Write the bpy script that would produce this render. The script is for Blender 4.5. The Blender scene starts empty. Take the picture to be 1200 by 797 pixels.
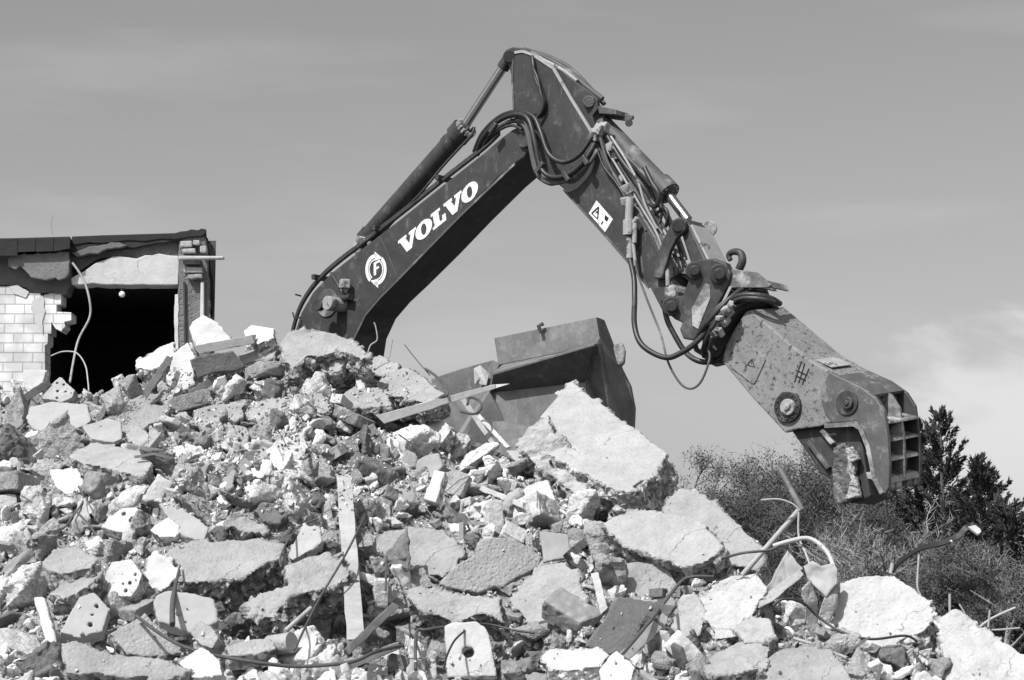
import bpy, bmesh, math, random
import numpy as np
from mathutils import Vector, Matrix, Euler
from mathutils.bvhtree import BVHTree
R = math.radians
random.seed(7); rng = np.random.default_rng(7)
scene = bpy.context.scene
COL = scene.collection

# ------------------------------------------------------------------ camera, world, sun, exposure
PITCH = R(8.0); F = 2400.0; CAMZ = 1.6
cam_d = bpy.data.cameras.new('camera'); cam = bpy.data.objects.new('camera', cam_d); COL.objects.link(cam)
cam.location = (0, 0, CAMZ); cam.rotation_euler = (R(90) + PITCH, 0, 0)
cam_d.sensor_width = 36; cam_d.lens = 72; cam_d.clip_start = .1; cam_d.clip_end = 3000
scene.camera = cam
SUN = Vector((-.40, -.50, .76)).normalized()
SUN_EL = math.asin(SUN.z); SUN_AZ = math.atan2(SUN.x, SUN.y)
sd = bpy.data.lights.new('sun', 'SUN'); sd.energy = 3.75; sd.angle = R(.5); sd.color = (1, 1, 1)
so = bpy.data.objects.new('sun', sd); COL.objects.link(so); so.rotation_euler = SUN.to_track_quat('Z', 'Y').to_euler()
w = bpy.data.worlds.new('World'); scene.world = w; w.use_nodes = True
nt = w.node_tree; nt.nodes.clear()
def N(t, **k):
    n = nt.nodes.new(t)
    for a, b in k.items(): setattr(n, a, b)
    return n
out = N('ShaderNodeOutputWorld'); bg = N('ShaderNodeBackground'); bg.inputs[1].default_value = .108
sky = N('ShaderNodeTexSky', sky_type='NISHITA', sun_disc=False, sun_elevation=SUN_EL, sun_rotation=SUN_AZ, air_density=1.0, dust_density=2.5, ozone_density=1.0)
bw = N('ShaderNodeRGBToBW'); nt.links.new(sky.outputs[0], bw.inputs[0])
# soft cloud bank low in the sky, thin wisps above
tc = N('ShaderNodeTexCoord'); mp = N('ShaderNodeMapping'); mp.inputs['Scale'].default_value = (1, 1, 2.4)
nt.links.new(tc.outputs['Generated'], mp.inputs[0])
ns = N('ShaderNodeTexNoise'); ns.inputs['Scale'].default_value = 11; ns.inputs['Detail'].default_value = 9; ns.inputs['Roughness'].default_value = .55; ns.inputs['Distortion'].default_value = .25
nt.links.new(mp.outputs[0], ns.inputs['Vector'])
def mth(op, a, b=None, clamp=False):
    m = N('ShaderNodeMath', operation=op); m.use_clamp = clamp
    for i, v in enumerate((a, b)):
        if v is None: continue
        if isinstance(v, (int, float)): m.inputs[i].default_value = v
        else: nt.links.new(v, m.inputs[i])
    return m.outputs[0]
sep = N('ShaderNodeSeparateXYZ'); nt.links.new(tc.outputs['Generated'], sep.inputs[0])
def ramp(v, a, b, c=0, d=1):
    m = N('ShaderNodeMapRange'); m.interpolation_type = 'SMOOTHSTEP'
    nt.links.new(v, m.inputs[0]); m.inputs[1].default_value = a; m.inputs[2].default_value = b; m.inputs[3].default_value = c; m.inputs[4].default_value = d
    return m.outputs[0]
lowz = ramp(sep.outputs[2], .10, .20, .30, -.20)          # cloud bank hugs the horizon
side = ramp(sep.outputs[0], .12, .25, -.45, .0)          # and thickens to the right
cl = ramp(mth('ADD', mth('ADD', ns.outputs[0], lowz), side), .49, .78)
ns2 = N('ShaderNodeTexNoise'); ns2.inputs['Scale'].default_value = 5; ns2.inputs['Detail'].default_value = 7
mp2 = N('ShaderNodeMapping'); mp2.inputs['Scale'].default_value = (1, 1, 5); mp2.inputs['Rotation'].default_value = (0, R(12), 0)
nt.links.new(tc.outputs['Generated'], mp2.inputs[0]); nt.links.new(mp2.outputs[0], ns2.inputs['Vector'])
wisp = mth('MULTIPLY', ramp(ns2.outputs[0], .48, .75), .30)
skyv = bw.outputs[0]
cloudv = mth('ADD', skyv, mth('MULTIPLY', mth('MAXIMUM', cl, wisp), 1.6))
nt.links.new(cloudv, bg.inputs[0]); nt.links.new(bg.outputs[0], out.inputs[0])
vs = scene.view_settings; vs.view_transform = 'Standard'; vs.look = 'None'; vs.gamma = 1; vs.use_curve_mapping = False; vs.exposure = .32
scene.render.engine = 'CYCLES'; scene.cycles.max_bounces = 6; scene.cycles.diffuse_bounces = 1

# ------------------------------------------------------------------ helpers
fwd = Vector((0, math.cos(PITCH), math.sin(PITCH))); upv = Vector((0, -math.sin(PITCH), math.cos(PITCH)))
CAM = Vector((0, 0, CAMZ))
def ray(px, py): return (fwd + Vector((1, 0, 0)) * ((px - 600) / F) + upv * ((398.5 - py) / F)).normalized()
def at(px, py, Y):
    d = ray(px, py); return CAM + d * (Y / d.y)
def on_plane(px, py, P0, n):
    d = ray(px, py); return CAM + d * ((P0 - CAM).dot(n) / d.dot(n))
def proj(p):
    v = Vector(p) - CAM; z = v.dot(fwd); return 600 + F * v.x / z, 398.5 - F * v.dot(upv) / z
def tag(o, label=None, cat=None, group=None, kind=None):
    if label: o['label'] = label
    if cat: o['category'] = cat
    if group: o['group'] = group
    if kind: o['kind'] = kind
    return o
def link(name, me, m=None, parent=None, loc=None):
    o = bpy.data.objects.new(name, me); COL.objects.link(o)
    if m is not None and me is not None: me.materials.clear(); me.materials.append(m)
    if parent is not None:
        o.parent = parent
    return o
def recentre(o, base=False):
    """move the origin of a world-space mesh to its centre (or the middle of its underside)"""
    me = o.data; co = np.empty(len(me.vertices) * 3); me.vertices.foreach_get('co', co); co = co.reshape(-1, 3)
    c = (co.min(0) + co.max(0)) / 2
    if base: c[2] = co[:, 2].min()
    me.vertices.foreach_set('co', (co - c).ravel()); me.update(); o.location = Vector(c)
    return o
def empty(name, loc):
    o = bpy.data.objects.new(name, None); COL.objects.link(o); o.location = loc; o.empty_display_size = .2
    return o
def adopt(o, parent):
    """parent a world-space mesh object under an Empty that stands off the origin"""
    o.parent = parent; o.location = Vector(o.location) - world_loc(parent); return o
def world_loc(o):
    l = Vector(o.location)
    while o.parent is not None: o = o.parent; l = l + Vector(o.location)
    return l
class MB:
    def __init__(s): s.v = []; s.f = []
    def poly(s, pts): b = len(s.v); s.v += [tuple(p) for p in pts]; s.f.append(list(range(b, b + len(pts))))
    def prism(s, pts, vec):
        n = len(pts); b = len(s.v); vec = Vector(vec)
        s.v += [tuple(p) for p in pts] + [tuple(Vector(p) + vec) for p in pts]
        s.f.append(list(range(b, b + n))); s.f.append(list(range(b + 2 * n - 1, b + n - 1, -1)))
        for i in range(n):
            j = (i + 1) % n; s.f.append([b + j, b + i, b + n + i, b + n + j])
    def box(s, c, sx, sy, sz, rot=None):
        c = Vector(c); m = rot or Matrix.Identity(3); b = len(s.v)
        for dz in (-.5, .5):
            for dx, dy in ((-.5, -.5), (.5, -.5), (.5, .5), (-.5, .5)):
                s.v.append(tuple(c + m @ Vector((dx * sx, dy * sy, dz * sz))))
        for f in ((3, 2, 1, 0), (4, 5, 6, 7), (0, 1, 5, 4), (1, 2, 6, 5), (2, 3, 7, 6), (3, 0, 4, 7)): s.f.append([b + i for i in f])
    def tube(s, pts, r, n=8, caps=True, smooth=0):
        P = [Vector(p) for p in pts]
        if smooth:
            Q = []
            for i in range(len(P) - 1):
                p0 = P[max(i - 1, 0)]; p1 = P[i]; p2 = P[i + 1]; p3 = P[min(i + 2, len(P) - 1)]
                for k in range(smooth):
                    t = k / smooth
                    Q.append(.5 * ((2 * p1) + (p2 - p0) * t + (2 * p0 - 5 * p1 + 4 * p2 - p3) * t * t + (3 * p1 - p0 - 3 * p2 + p3) * t ** 3))
            Q.append(P[-1])
            if not isinstance(r, (int, float)):
                r = [np.interp(i / smooth, range(len(P)), r) for i in range(len(Q))]
            P = Q
        rs = [r] * len(P) if isinstance(r, (int, float)) else list(r)
        t = (P[1] - P[0]).normalized(); u = t.orthogonal().normalized(); b0 = len(s.v)
        for i, p in enumerate(P):
            tt = (P[min(i + 1, len(P) - 1)] - P[max(i - 1, 0)]).normalized()
            u = (u - tt * u.dot(tt)).normalized(); v = tt.cross(u)
            for k in range(n):
                a = 2 * math.pi * k / n; s.v.append(tuple(p + (u * math.cos(a) + v * math.sin(a)) * rs[i]))
        for i in range(len(P) - 1):
            for k in range(n):
                a = b0 + i * n + k; b = b0 + i * n + (k + 1) % n; s.f.append([a, b, b + n, a + n])
        if caps:
            s.f.append([b0 + k for k in range(n)][::-1]); e = b0 + (len(P) - 1) * n; s.f.append([e + k for k in range(n)])
    def cyl(s, a, b, r, n=20): s.tube([a, b], r, n)
    def mesh(s, name='m'):
        me = bpy.data.meshes.new(name); me.from_pydata(s.v, [], s.f); me.validate()
        bm = bmesh.new(); bm.from_mesh(me); bmesh.ops.recalc_face_normals(bm, faces=bm.faces); bm.to_mesh(me); bm.free()
        return me
    def build(s, name, m, parent=None, bevel=0, smooth=False, centre=True):
        me = s.mesh(name)
        if smooth is not False:
            a = 35 if smooth is True else smooth
            me.shade_auto_smooth(angle=R(a)) if hasattr(me, 'shade_auto_smooth') else None
            bm = bmesh.new(); bm.from_mesh(me)
            for f in bm.faces: f.smooth = True
            for e in bm.edges:
                if len(e.link_faces) == 2 and e.calc_face_angle(0) > R(a): e.smooth = False
            bm.to_mesh(me); bm.free()
        o = link(name, me, m)
        if bevel:
            b = o.modifiers.new('bevel', 'BEVEL'); b.width = bevel; b.segments = 2; b.limit_method = 'ANGLE'; b.angle_limit = R(40)
        if centre: recentre(o)
        if parent is not None: adopt(o, parent)
        return o

# numpy noise
def _h(i, j, k, s):
    n = (i * 374761393 + j * 668265263 + k * 2147483647 + s * 974634777) & 0xffffffff
    n = ((n ^ (n >> 13)) * 1274126177) & 0xffffffff
    n = ((n ^ (n >> 16)) * 2246822519) & 0xffffffff
    return ((n ^ (n >> 15)) & 0xffffff) / float(0xffffff)
def vnoise(p, s=0):
    i = np.floor(p).astype(np.int64); f = p - i; f = f * f * (3 - 2 * f); r = 0
    for a in (0, 1):
        for b in (0, 1):
            for c in (0, 1):
                wgt = (f[:, 0] if a else 1 - f[:, 0]) * (f[:, 1] if b else 1 - f[:, 1]) * (f[:, 2] if c else 1 - f[:, 2])
                r = r + wgt * _h(i[:, 0] + a, i[:, 1] + b, i[:, 2] + c, s)
    return r * 2 - 1
def fbm(p, o=4, s=0, g=.5):
    r = 0; a = 1; q = p.copy()
    for k in range(o): r = r + a * vnoise(q, s + k); q = q * 2.03 + 7.1; a *= g
    return r
def worley(p, s=0):
    i = np.floor(p).astype(np.int64); d = np.full(len(p), 9.)
    for a in (-1, 0, 1):
        for b in (-1, 0, 1):
            for c in (-1, 0, 1):
                x = i[:, 0] + a; y = i[:, 1] + b; z = i[:, 2] + c
                q = np.stack([x + _h(x, y, z, s), y + _h(x, y, z, s + 1), z + _h(x, y, z, s + 2)], 1)
                d = np.minimum(d, ((q - p) ** 2).sum(1))
    return np.sqrt(d)

def facets(p, s=0):
    """a random step per cell: the flat breaks of fractured concrete"""
    i = np.floor(p).astype(np.int64); d = np.full(len(p), 9.); v = np.zeros(len(p)); tl = np.zeros(len(p))
    for a in (-1, 0, 1):
        for b in (-1, 0, 1):
            for c in (-1, 0, 1):
                x = i[:, 0] + a; y = i[:, 1] + b; z = i[:, 2] + c
                o = np.stack([x + _h(x, y, z, s), y + _h(x, y, z, s + 1), z + _h(x, y, z, s + 2)], 1) - p
                dd = (o ** 2).sum(1); m = dd < d; d = np.where(m, dd, d)
                v = np.where(m, _h(x, y, z, s + 3) - .5, v)
                tl = np.where(m, (o * np.stack([_h(x, y, z, s + 4) - .5, _h(x, y, z, s + 5) - .5, _h(x, y, z, s + 6) - .5], 1)).sum(1), tl)
    return v + tl * 1.6
# ------------------------------------------------------------------ materials (a black and white place: every colour is a grey)
def material(name, tone, rough=.9, var=.25, scale=6, bump=.4, bscale=40, bdist=.01, metallic=0, rand=.12, dust=None, speck=0, pits=0, attr=False, grain=None, sheen=.3, streak=None, dscale=3.1):
    m = bpy.data.materials.new(name); m.use_nodes = True; t = m.node_tree; t.nodes.clear()
    def n(ty, **k):
        x = t.nodes.new(ty)
        for a, b in k.items(): setattr(x, a, b)
        return x
    L = t.links.new
    def M(op, a, b=None, clamp=False):
        q = n('ShaderNodeMath', operation=op); q.use_clamp = clamp
        for i, v in enumerate((a, b)):
            if v is None: continue
            if isinstance(v, (int, float)): q.inputs[i].default_value = v
            else: L(v, q.inputs[i])
        return q.outputs[0]
    def rmp(v, a, b, c=0., d=1.):
        q = n('ShaderNodeMapRange'); q.interpolation_type = 'SMOOTHSTEP'; L(v, q.inputs[0])
        for i, x in enumerate((a, b, c, d)): q.inputs[i + 1].default_value = x
        return q.outputs[0]
    o = n('ShaderNodeOutputMaterial'); p = n('ShaderNodeBsdfPrincipled'); L(p.outputs[0], o.inputs[0])
    co = n('ShaderNodeTexCoord'); vec = co.outputs['Object']
    oi = n('ShaderNodeObjectInfo')
    if grain:
        mpn = n('ShaderNodeMapping'); mpn.inputs['Scale'].default_value = grain; L(vec, mpn.inputs[0]); gvec = mpn.outputs[0]
    else: gvec = vec
    def noise(s, d=6, r=.6, v=None):
        q = n('ShaderNodeTexNoise'); q.inputs['Scale'].default_value = s; q.inputs['Detail'].default_value = d; q.inputs['Roughness'].default_value = r
        L(v or gvec, q.inputs['Vector']); return q.outputs[0]
    n1 = noise(scale); n2 = noise(scale * 7, 4)
    v = M('ADD', M('MULTIPLY', M('SUBTRACT', n1, .5), 2.6 * var), M('MULTIPLY', M('SUBTRACT', n2, .5), 1.6 * var))
    v = M('ADD', v, M('MULTIPLY', M('SUBTRACT', noise(1.7, 5, .7), .5), 1.5 * var))
    v = M('ADD', v, M('MULTIPLY', M('SUBTRACT', oi.outputs['Random'], .5), 2 * rand))
    v = M('MAXIMUM', M('ADD', v, 1.), .15)
    if attr:
        at_ = n('ShaderNodeAttribute'); at_.attribute_name = 'tone'; base = M('MULTIPLY', at_.outputs['Fac'], v)
    else: base = M('MULTIPLY', v, tone)
    if speck:
        v3 = n('ShaderNodeTexVoronoi', feature='DISTANCE_TO_EDGE'); v3.inputs['Scale'].default_value = 1.6
        wv = n('ShaderNodeTexNoise'); wv.inputs['Scale'].default_value = 3; wv.inputs['Detail'].default_value = 5; L(vec, wv.inputs['Vector'])
        va = n('ShaderNodeVectorMath', operation='ADD'); L(vec, va.inputs[0]); sc3 = n('ShaderNodeVectorMath', operation='SCALE'); L(wv.outputs['Color'], sc3.inputs[0]); sc3.inputs['Scale'].default_value = .5; L(sc3.outputs[0], va.inputs[1]); L(va.outputs[0], v3.inputs['Vector'])
        crk = M('MULTIPLY', rmp(v3.outputs['Distance'], .0, .012, 1, 0), rmp(noise(2.3, 3), .48, .62))
        base = M('MULTIPLY', base, M('SUBTRACT', 1., M('MULTIPLY', crk, .55)))
        vo = n('ShaderNodeTexVoronoi'); vo.inputs['Scale'].default_value = 75; L(vec, vo.inputs['Vector'])
        sp = rmp(vo.outputs['Distance'], .18, .30, 1, 0)
        base = M('MULTIPLY', base, M('SUBTRACT', 1., M('MULTIPLY', sp, M('MULTIPLY', speck, rmp(noise(5, 3), .45, .62)))))
    if pits and not attr:
        sa = n('ShaderNodeAttribute'); sa.attribute_name = 'side'; vc = n('ShaderNodeTexVoronoi'); vc.inputs['Scale'].default_value = 26; L(vec, vc.inputs['Vector'])
        sx = n('ShaderNodeSeparateColor'); L(vc.outputs['Color'], sx.inputs[0])
        base = M('MULTIPLY', base, M('ADD', 1., M('MULTIPLY', sa.outputs['Fac'], M('SUBTRACT', M('MULTIPLY', sx.outputs[0], 1.15), .72))))
    if dust:
        dt, lo, hi = dust
        dn = rmp(noise(dscale, 8, .68), lo, hi)
        if streak:
            ms = n('ShaderNodeMapping'); ms.inputs['Scale'].default_value = streak; L(vec, ms.inputs[0])
            sn = noise(9, 8, .7, ms.outputs[0]); dn = M('MAXIMUM', dn, M('MULTIPLY', rmp(sn, .57, .72), .9))
        mx = n('ShaderNodeMix'); L(dn, mx.inputs[0]); L(base, mx.inputs[2]); mx.inputs[3].default_value = dt; base = mx.outputs[0]
        rr = n('ShaderNodeMix'); L(dn, rr.inputs[0]); rr.inputs[2].default_value = rough; rr.inputs[3].default_value = .95; L(rr.outputs[0], p.inputs['Roughness'])
    else: p.inputs['Roughness'].default_value = rough
    base = M('MINIMUM', base, .88)
    cmb = n('ShaderNodeCombineColor')
    for i in range(3): L(base, cmb.inputs[i])
    L(cmb.outputs[0], p.inputs['Base Color'])
    p.inputs['Metallic'].default_value = metallic; p.inputs['Specular IOR Level'].default_value = sheen
    h = M('MULTIPLY', noise(bscale, 8, .65), 1.)
    if pits:
        v2 = n('ShaderNodeTexVoronoi'); v2.inputs['Scale'].default_value = bscale * .8; L(vec, v2.inputs['Vector'])
        h = M('ADD', h, M('MULTIPLY', rmp(v2.outputs['Distance'], .0, .5), pits))
    b = n('ShaderNodeBump'); b.inputs['Strength'].default_value = bump; b.inputs['Distance'].default_value = bdist; L(h, b.inputs['Height']); L(b.outputs[0], p.inputs['Normal'])
    return m
MT = {
 'white': material('whitewashed_plaster', .55, var=.20, speck=.12, pits=.2, bump=.5, bscale=25, bdist=.01, rand=.08),
 'pale': material('pale_concrete', .365, var=.26, bump=.8, bscale=30, bdist=.02, speck=.3, pits=.35, rand=.12),
 'chalk': material('chalky_concrete', .49, var=.22, bump=.8, bscale=30, bdist=.02, speck=.25, pits=.35, rand=.05),
 'mid': material('grey_concrete', .35, var=.28, bump=.8, bscale=34, bdist=.02, speck=.25, pits=.35, rand=.14),
 'smooth': material('smooth_screed', .38, var=.16, scale=3, bump=.3, bscale=60, bdist=.006, rand=.10),
 'dark': material('dark_concrete', .17, var=.3, bump=.7, bscale=40, bdist=.02, rand=.2),
 'brick': material('fired_brick', .22, var=.3, bump=.6, bscale=60, bdist=.008, rand=.25, dust=(.45, .5, .75)),
 'dirt': material('crushed_mortar_dirt', .34, var=.35, scale=2.5, bump=1., bscale=22, bdist=.04, pits=1.0, rand=0),
 'stones': material('broken_stones', .4, var=.22, scale=9, bump=.7, bscale=40, bdist=.015, attr=True, rand=0),
 'wood': material('weathered_timber', .42, var=.25, scale=4, bump=.7, bscale=14, bdist=.008, grain=(1, 1, 1), rand=.2),
 'darkwood': material('dirty_timber', .16, var=.35, scale=5, bump=.7, bscale=20, bdist=.008, rand=.2),
 'rust': material('rusty_steel', .09, rough=.75, var=.4, scale=12, bump=.4, bscale=60, bdist=.003, rand=.2),
 'wire': material('bare_wire', .4, rough=.6, var=.2, rand=.2, bump=.1),
 'paint': material('dark_machine_paint', .055, rough=.5, var=.34, scale=4.5, bump=.10, bscale=25, bdist=.004, dust=(.15, .54, .76), rand=0, sheen=.18, streak=(1, 1, .25), dscale=5),
 'dusty': material('dusty_machine_paint', .085, rough=.6, var=.35, scale=4, bump=.15, bscale=30, bdist=.006, dust=(.30, .50, .72), rand=0, sheen=.4),
 'muddy': material('mud_caked_steel', .16, rough=.8, var=.5, scale=6, bump=.7, bscale=24, bdist=.02, dust=(.42, .44, .62), rand=0),
 'light': material('worn_pale_paint', .34, rough=.6, var=.25, scale=5, bump=.2, bscale=30, bdist=.005, dust=(.07, .55, .63), rand=0),
 'mottled': material('peeling_pale_paint', .22, rough=.6, var=.3, scale=5, bump=.25, bscale=30, bdist=.005, dust=(.06, .52, .64), rand=0, dscale=19),
 'grimy': material('grimy_steel', .10, rough=.45, var=.45, scale=6, bump=.25, bscale=30, bdist=.005, dust=(.22, .54, .66), rand=0, dscale=7, sheen=.5),
 'steel': material('worn_dark_steel', .06, rough=.5, var=.5, scale=9, bump=.2, bscale=40, bdist=.004, metallic=.2, dust=(.22, .58, .8), rand=0),
 'chrome': material('chromed_rod', .55, rough=.22, var=.08, metallic=1., bump=0, rand=0),
 'rubber': material('black_rubber', .03, rough=.45, var=.3, bump=.1, rand=.3, dust=(.16, .55, .8), sheen=.5),
 'bucket': material('worn_bucket_steel', .15, rough=.65, var=.42, scale=4, bump=.3, bscale=40, bdist=.006, dust=(.27, .50, .75), rand=0, streak=(1, 1, .3)),
 'marking': material('white_marking', .78, rough=.5, var=.10, bump=.05, rand=0, dust=(.25, .60, .72), dscale=9),
 'ink': material('black_marking', .02, rough=.5, var=.05, bump=0, rand=0),
 'tar': material('tarred_roof', .022, rough=.7, var=.4, bump=.4, bscale=20, bdist=.01, rand=0),
 'near_black': material('near_black_surface', .035, var=.3, bump=.2, rand=0),  # near-black tone for the room's inner faces and below the roof edge
 'render': material('dirty_and_shaded_render', .16, var=.45, scale=5, bump=.8, bscale=30, bdist=.02, pits=.6, rand=.2),
 'bark': material('bark', .12, var=.3, bump=.6, bscale=20, bdist=.02, rand=.15),
 'palebark': material('pale_bark', .24, var=.25, bump=.3, rand=.1),
 'leaf': material('spring_leaves', .10, var=.45, scale=1.2, bump=0, rand=.2),
 'needle': material('conifer_needles', .042, var=.4, scale=1.5, bump=0, rand=.1),
 'hedge': material('far_wood', .04, var=.5, scale=.6, bump=0, rand=0),
 'ground': material('bare_ground', .10, var=.35, scale=.5, bump=.6, bscale=6, bdist=.05, rand=0),
 'bulb': material('opal_glass', .85, rough=.2, var=.02, bump=0, rand=0, sheen=.5),
}
# glazed brick wall: blocks with joints, patches of plaster still on
def brick_material():
    m = bpy.data.materials.new('painted_brickwork'); m.use_nodes = True; t = m.node_tree; p = t.nodes['Principled BSDF']
    co = t.nodes.new('ShaderNodeTexCoord'); mp = t.nodes.new('ShaderNodeMapping'); mp.inputs['Rotation'].default_value = (R(90), 0, 0)
    b = t.nodes.new('ShaderNodeTexBrick'); b.inputs['Scale'].default_value = 1; b.inputs['Brick Width'].default_value = .235; b.inputs['Row Height'].default_value = .118
    b.inputs['Mortar Size'].default_value = .006; b.inputs['Color1'].default_value = (.70,) * 3 + (1,); b.inputs['Color2'].default_value = (.82,) * 3 + (1,); b.inputs['Mortar'].default_value = (.46,) * 3 + (1,)
    L = t.links.new; L(co.outputs['Object'], mp.inputs[0]); L(mp.outputs[0], b.inputs[0]); nn = t.nodes.new('ShaderNodeTexNoise'); nn.inputs['Scale'].default_value = 4; nn.inputs['Detail'].default_value = 8; L(co.outputs['Object'], nn.inputs['Vector'])
    mr = t.nodes.new('ShaderNodeMapRange'); L(nn.outputs[0], mr.inputs[0]); mr.inputs[1].default_value = .40; mr.inputs[2].default_value = .6; mr.inputs[3].default_value = .72; mr.inputs[4].default_value = 1.0
    vm = t.nodes.new('ShaderNodeVectorMath'); vm.operation = 'SCALE'; L(b.outputs[0], vm.inputs[0]); L(mr.outputs[0], vm.inputs['Scale']); L(vm.outputs[0], p.inputs['Base Color'])
    bp = t.nodes.new('ShaderNodeBump'); bp.inputs['Distance'].default_value = .008; bp.invert = True; L(b.outputs['Fac'], bp.inputs['Height']); L(bp.outputs[0], p.inputs['Normal']); p.inputs['Roughness'].default_value = .7
    return m
MT['bricks'] = brick_material()

# ------------------------------------------------------------------ ground and rubble mound
g = MB()
g.poly([(-900, -40, 0), (900, -40, 0), (900, 1500, 0), (-900, 1500, 0)])
tag(g.build('ground', MT['ground'], centre=False), kind='structure')
crest = [(-260, 440, 22), (-100, 452, 22), (10, 470, 22), (60, 468, 22), (120, 462, 22), (180, 455, 22), (220, 436, 22), (260, 424, 22), (330, 412, 22), (380, 404, 22), (430, 430, 22), (480, 468, 21.8), (540, 515, 21.4), (600, 524, 20.8),
         (660, 545, 20.2), (720, 600, 19.6), (780, 618, 19), (840, 640, 18.3), (900, 690, 17.7), (960, 722, 17.2), (1050, 742, 16.8), (1150, 762, 16.5), (1230, 782, 16.4), (1450, 790, 16.4)]
cx = [at(*c).x for c in crest]; cz = [at(*c).z for c in crest]; cy = [c[2] for c in crest]
def mound_h(x, y):
    zc = np.interp(x, cx, cz); yc = np.interp(x, cx, cy); y0 = 14.6; z0 = 1.15
    t = np.clip((y - y0) / (yc - y0), 0, 1)
    h = z0 + (zc - z0) * (t ** .92)
    h = np.where(y < y0, z0 - (y0 - y) * .5, h)
    d = y - yc
    h = np.where(d > 0, zc - .05 * d, h); h = np.where(d > 4.2, zc - .21 - (d - 4.2) * 1.7, h)
    edge = np.clip((np.abs(x) - 9) / 5, 0, 1)
    return h * (1 - edge) - .2 * edge
xs = np.linspace(-14.5, 14.5, 420); ys = np.linspace(11.5, 30.5, 330)
X, Y = np.meshgrid(xs, ys); xf = X.ravel(); yf = Y.ravel(); hf = mound_h(xf, yf)
p3 = np.stack([xf, yf, hf * 0], 1)
amp = np.clip(hf / .8, 0, 1)
hf = hf + amp * (.16 * fbm(p3 * .9, 3, 3) + .10 * (1 - 2 * np.minimum(worley(p3 * 2.2, 5), 1)) + .05 * fbm(p3 * 5, 3, 9)) - .06
V = np.stack([xf, yf, hf], 1); nx = len(xs)
idx = np.arange(len(V)).reshape(len(ys), nx); q = np.stack([idx[:-1, :-1], idx[:-1, 1:], idx[1:, 1:], idx[1:, :-1]], -1).reshape(-1, 4)
me = bpy.data.meshes.new('rubble_mound'); me.from_pydata(V.tolist(), [], q.tolist())
mound = link('rubble_mound', me, MT['dirt']); tag(mound, kind='structure')
ALLV = [V]; ALLF = [q.tolist()]; 
mb_v = [tuple(v) for v in V.tolist()]; mb_f = q.tolist()
BV = BVHTree.FromPolygons(mb_v, mb_f); MOUND_FACES = len(mb_f)
BV0 = BV
HOLLOWS = [(545, 505, .30), (560, 512, .25), (430, 485, .28), (455, 487, .25), (390, 500, .2), (285, 722, .26), (320, 735, .26), (375, 725, .25), (395, 715, .22), (600, 692, .26), (625, 685, .2), (500, 765, .22), (600, 765, .25), (640, 752, .2), (240, 445, .25), (262, 440, .22), (620, 610, .16), (905, 740, .25), (925, 715, .25), (815, 745, .16), (470, 720, .2), (180, 640, .14), (45, 560, .14), (230, 520, .16), (660, 640, .18), (700, 770, .16)]
for hx, hy, hr in HOLLOWS:
    d_ = ray(hx, hy); l_, _n, _i, _d = BV0.ray_cast(CAM, d_)
    if l_ is None: continue
    hd = np.hypot(V[:, 0] - l_.x, (V[:, 1] - l_.y - .1) * .8); V[:, 2] -= .75 * np.exp(-(hd / hr) ** 4)
me.vertices.foreach_set('co', V.ravel()); me.update()
mb_v = [tuple(v) for v in V.tolist()]
BV = BVHTree.FromPolygons(mb_v, mb_f)
def hit(px, py, tree=None):
    d = ray(px, py); loc, n, i, dist = (tree or BV).ray_cast(CAM, d)
    return loc, n, i
def ground_hit(px, py):
    """the mound under that sight line; above the crest, the crest's own distance"""
    for k in range(60):
        l, n, i = hit(px, py + k * 6, BV0)
        if l is not None and l.z > .3:
            return l if k == 0 else at(px, py, l.y)
    return at(px, py, 17)

# ------------------------------------------------------------------ broken slabs and blocks
def remeshed(me, voxel):
    o = bpy.data.objects.new('t', me); COL.objects.link(o)
    m = o.modifiers.new('r', 'REMESH'); m.mode = 'VOXEL'; m.voxel_size = voxel; m.adaptivity = 0
    dg = bpy.context.evaluated_depsgraph_get(); dg.update()
    r = bpy.data.meshes.new_from_object(o.evaluated_get(dg)); bpy.data.objects.remove(o); return r
def roughen(me, n, face_amp, side_amp, seed, lump=9., thr=.82):
    k = len(me.vertices); co = np.empty(k * 3); me.vertices.foreach_get('co', co); co = co.reshape(-1, 3)
    nr = np.empty(k * 3); me.vertex_normals.foreach_get('vector', nr); nr = nr.reshape(-1, 3)
    off = seed * 3.7
    if n is None: sidew = np.ones(k)
    else:
        c = nr @ np.array(n); sidew = 1 - np.clip((c - .55) / (thr - .55), 0, 1)
        sidew = np.maximum(sidew, .0)
    d = face_amp * (fbm((co + off) * 3, 4, seed) * 1.0) * (1 - sidew)
    wl = worley((co + off) * lump, seed); wl2 = worley((co + off) * lump * 2.7, seed + 5)
    d = d + sidew * side_amp * (.30 * fbm((co + off) * 4, 5, seed + 9, .6) + .85 * facets((co + off) * lump * .75, seed + 11) + .32 * facets((co + off) * lump * 1.5, seed + 21) + .25 * (.5 - wl) + .35 * (.5 - wl2))
    at_ = me.attributes.new('side', 'FLOAT', 'POINT'); at_.data.foreach_set('value', (sidew if n is not None else sidew * .35).astype(np.float32))
    # chipped arris
    mask = np.clip(1 - np.abs(sidew - .5) * 2, 0, 1); d = d - mask * side_amp * .5 * np.clip(fbm((co + off) * 7, 2, seed + 3) + .3, 0, 1)
    co = co + nr * d[:, None]; me.vertices.foreach_set('co', co.ravel()); me.update()
    if n is None or True:
        bm = bmesh.new(); bm.from_mesh(me); bmesh.ops.smooth_vert(bm, verts=bm.verts, factor=.38, use_axis_x=True, use_axis_y=True, use_axis_z=True); bmesh.ops.smooth_vert(bm, verts=[v for v, s_ in zip(bm.verts, sidew) if s_ < .8], factor=.5, use_axis_x=True, use_axis_y=True, use_axis_z=True); bm.to_mesh(me); bm.free()
    return me
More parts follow.
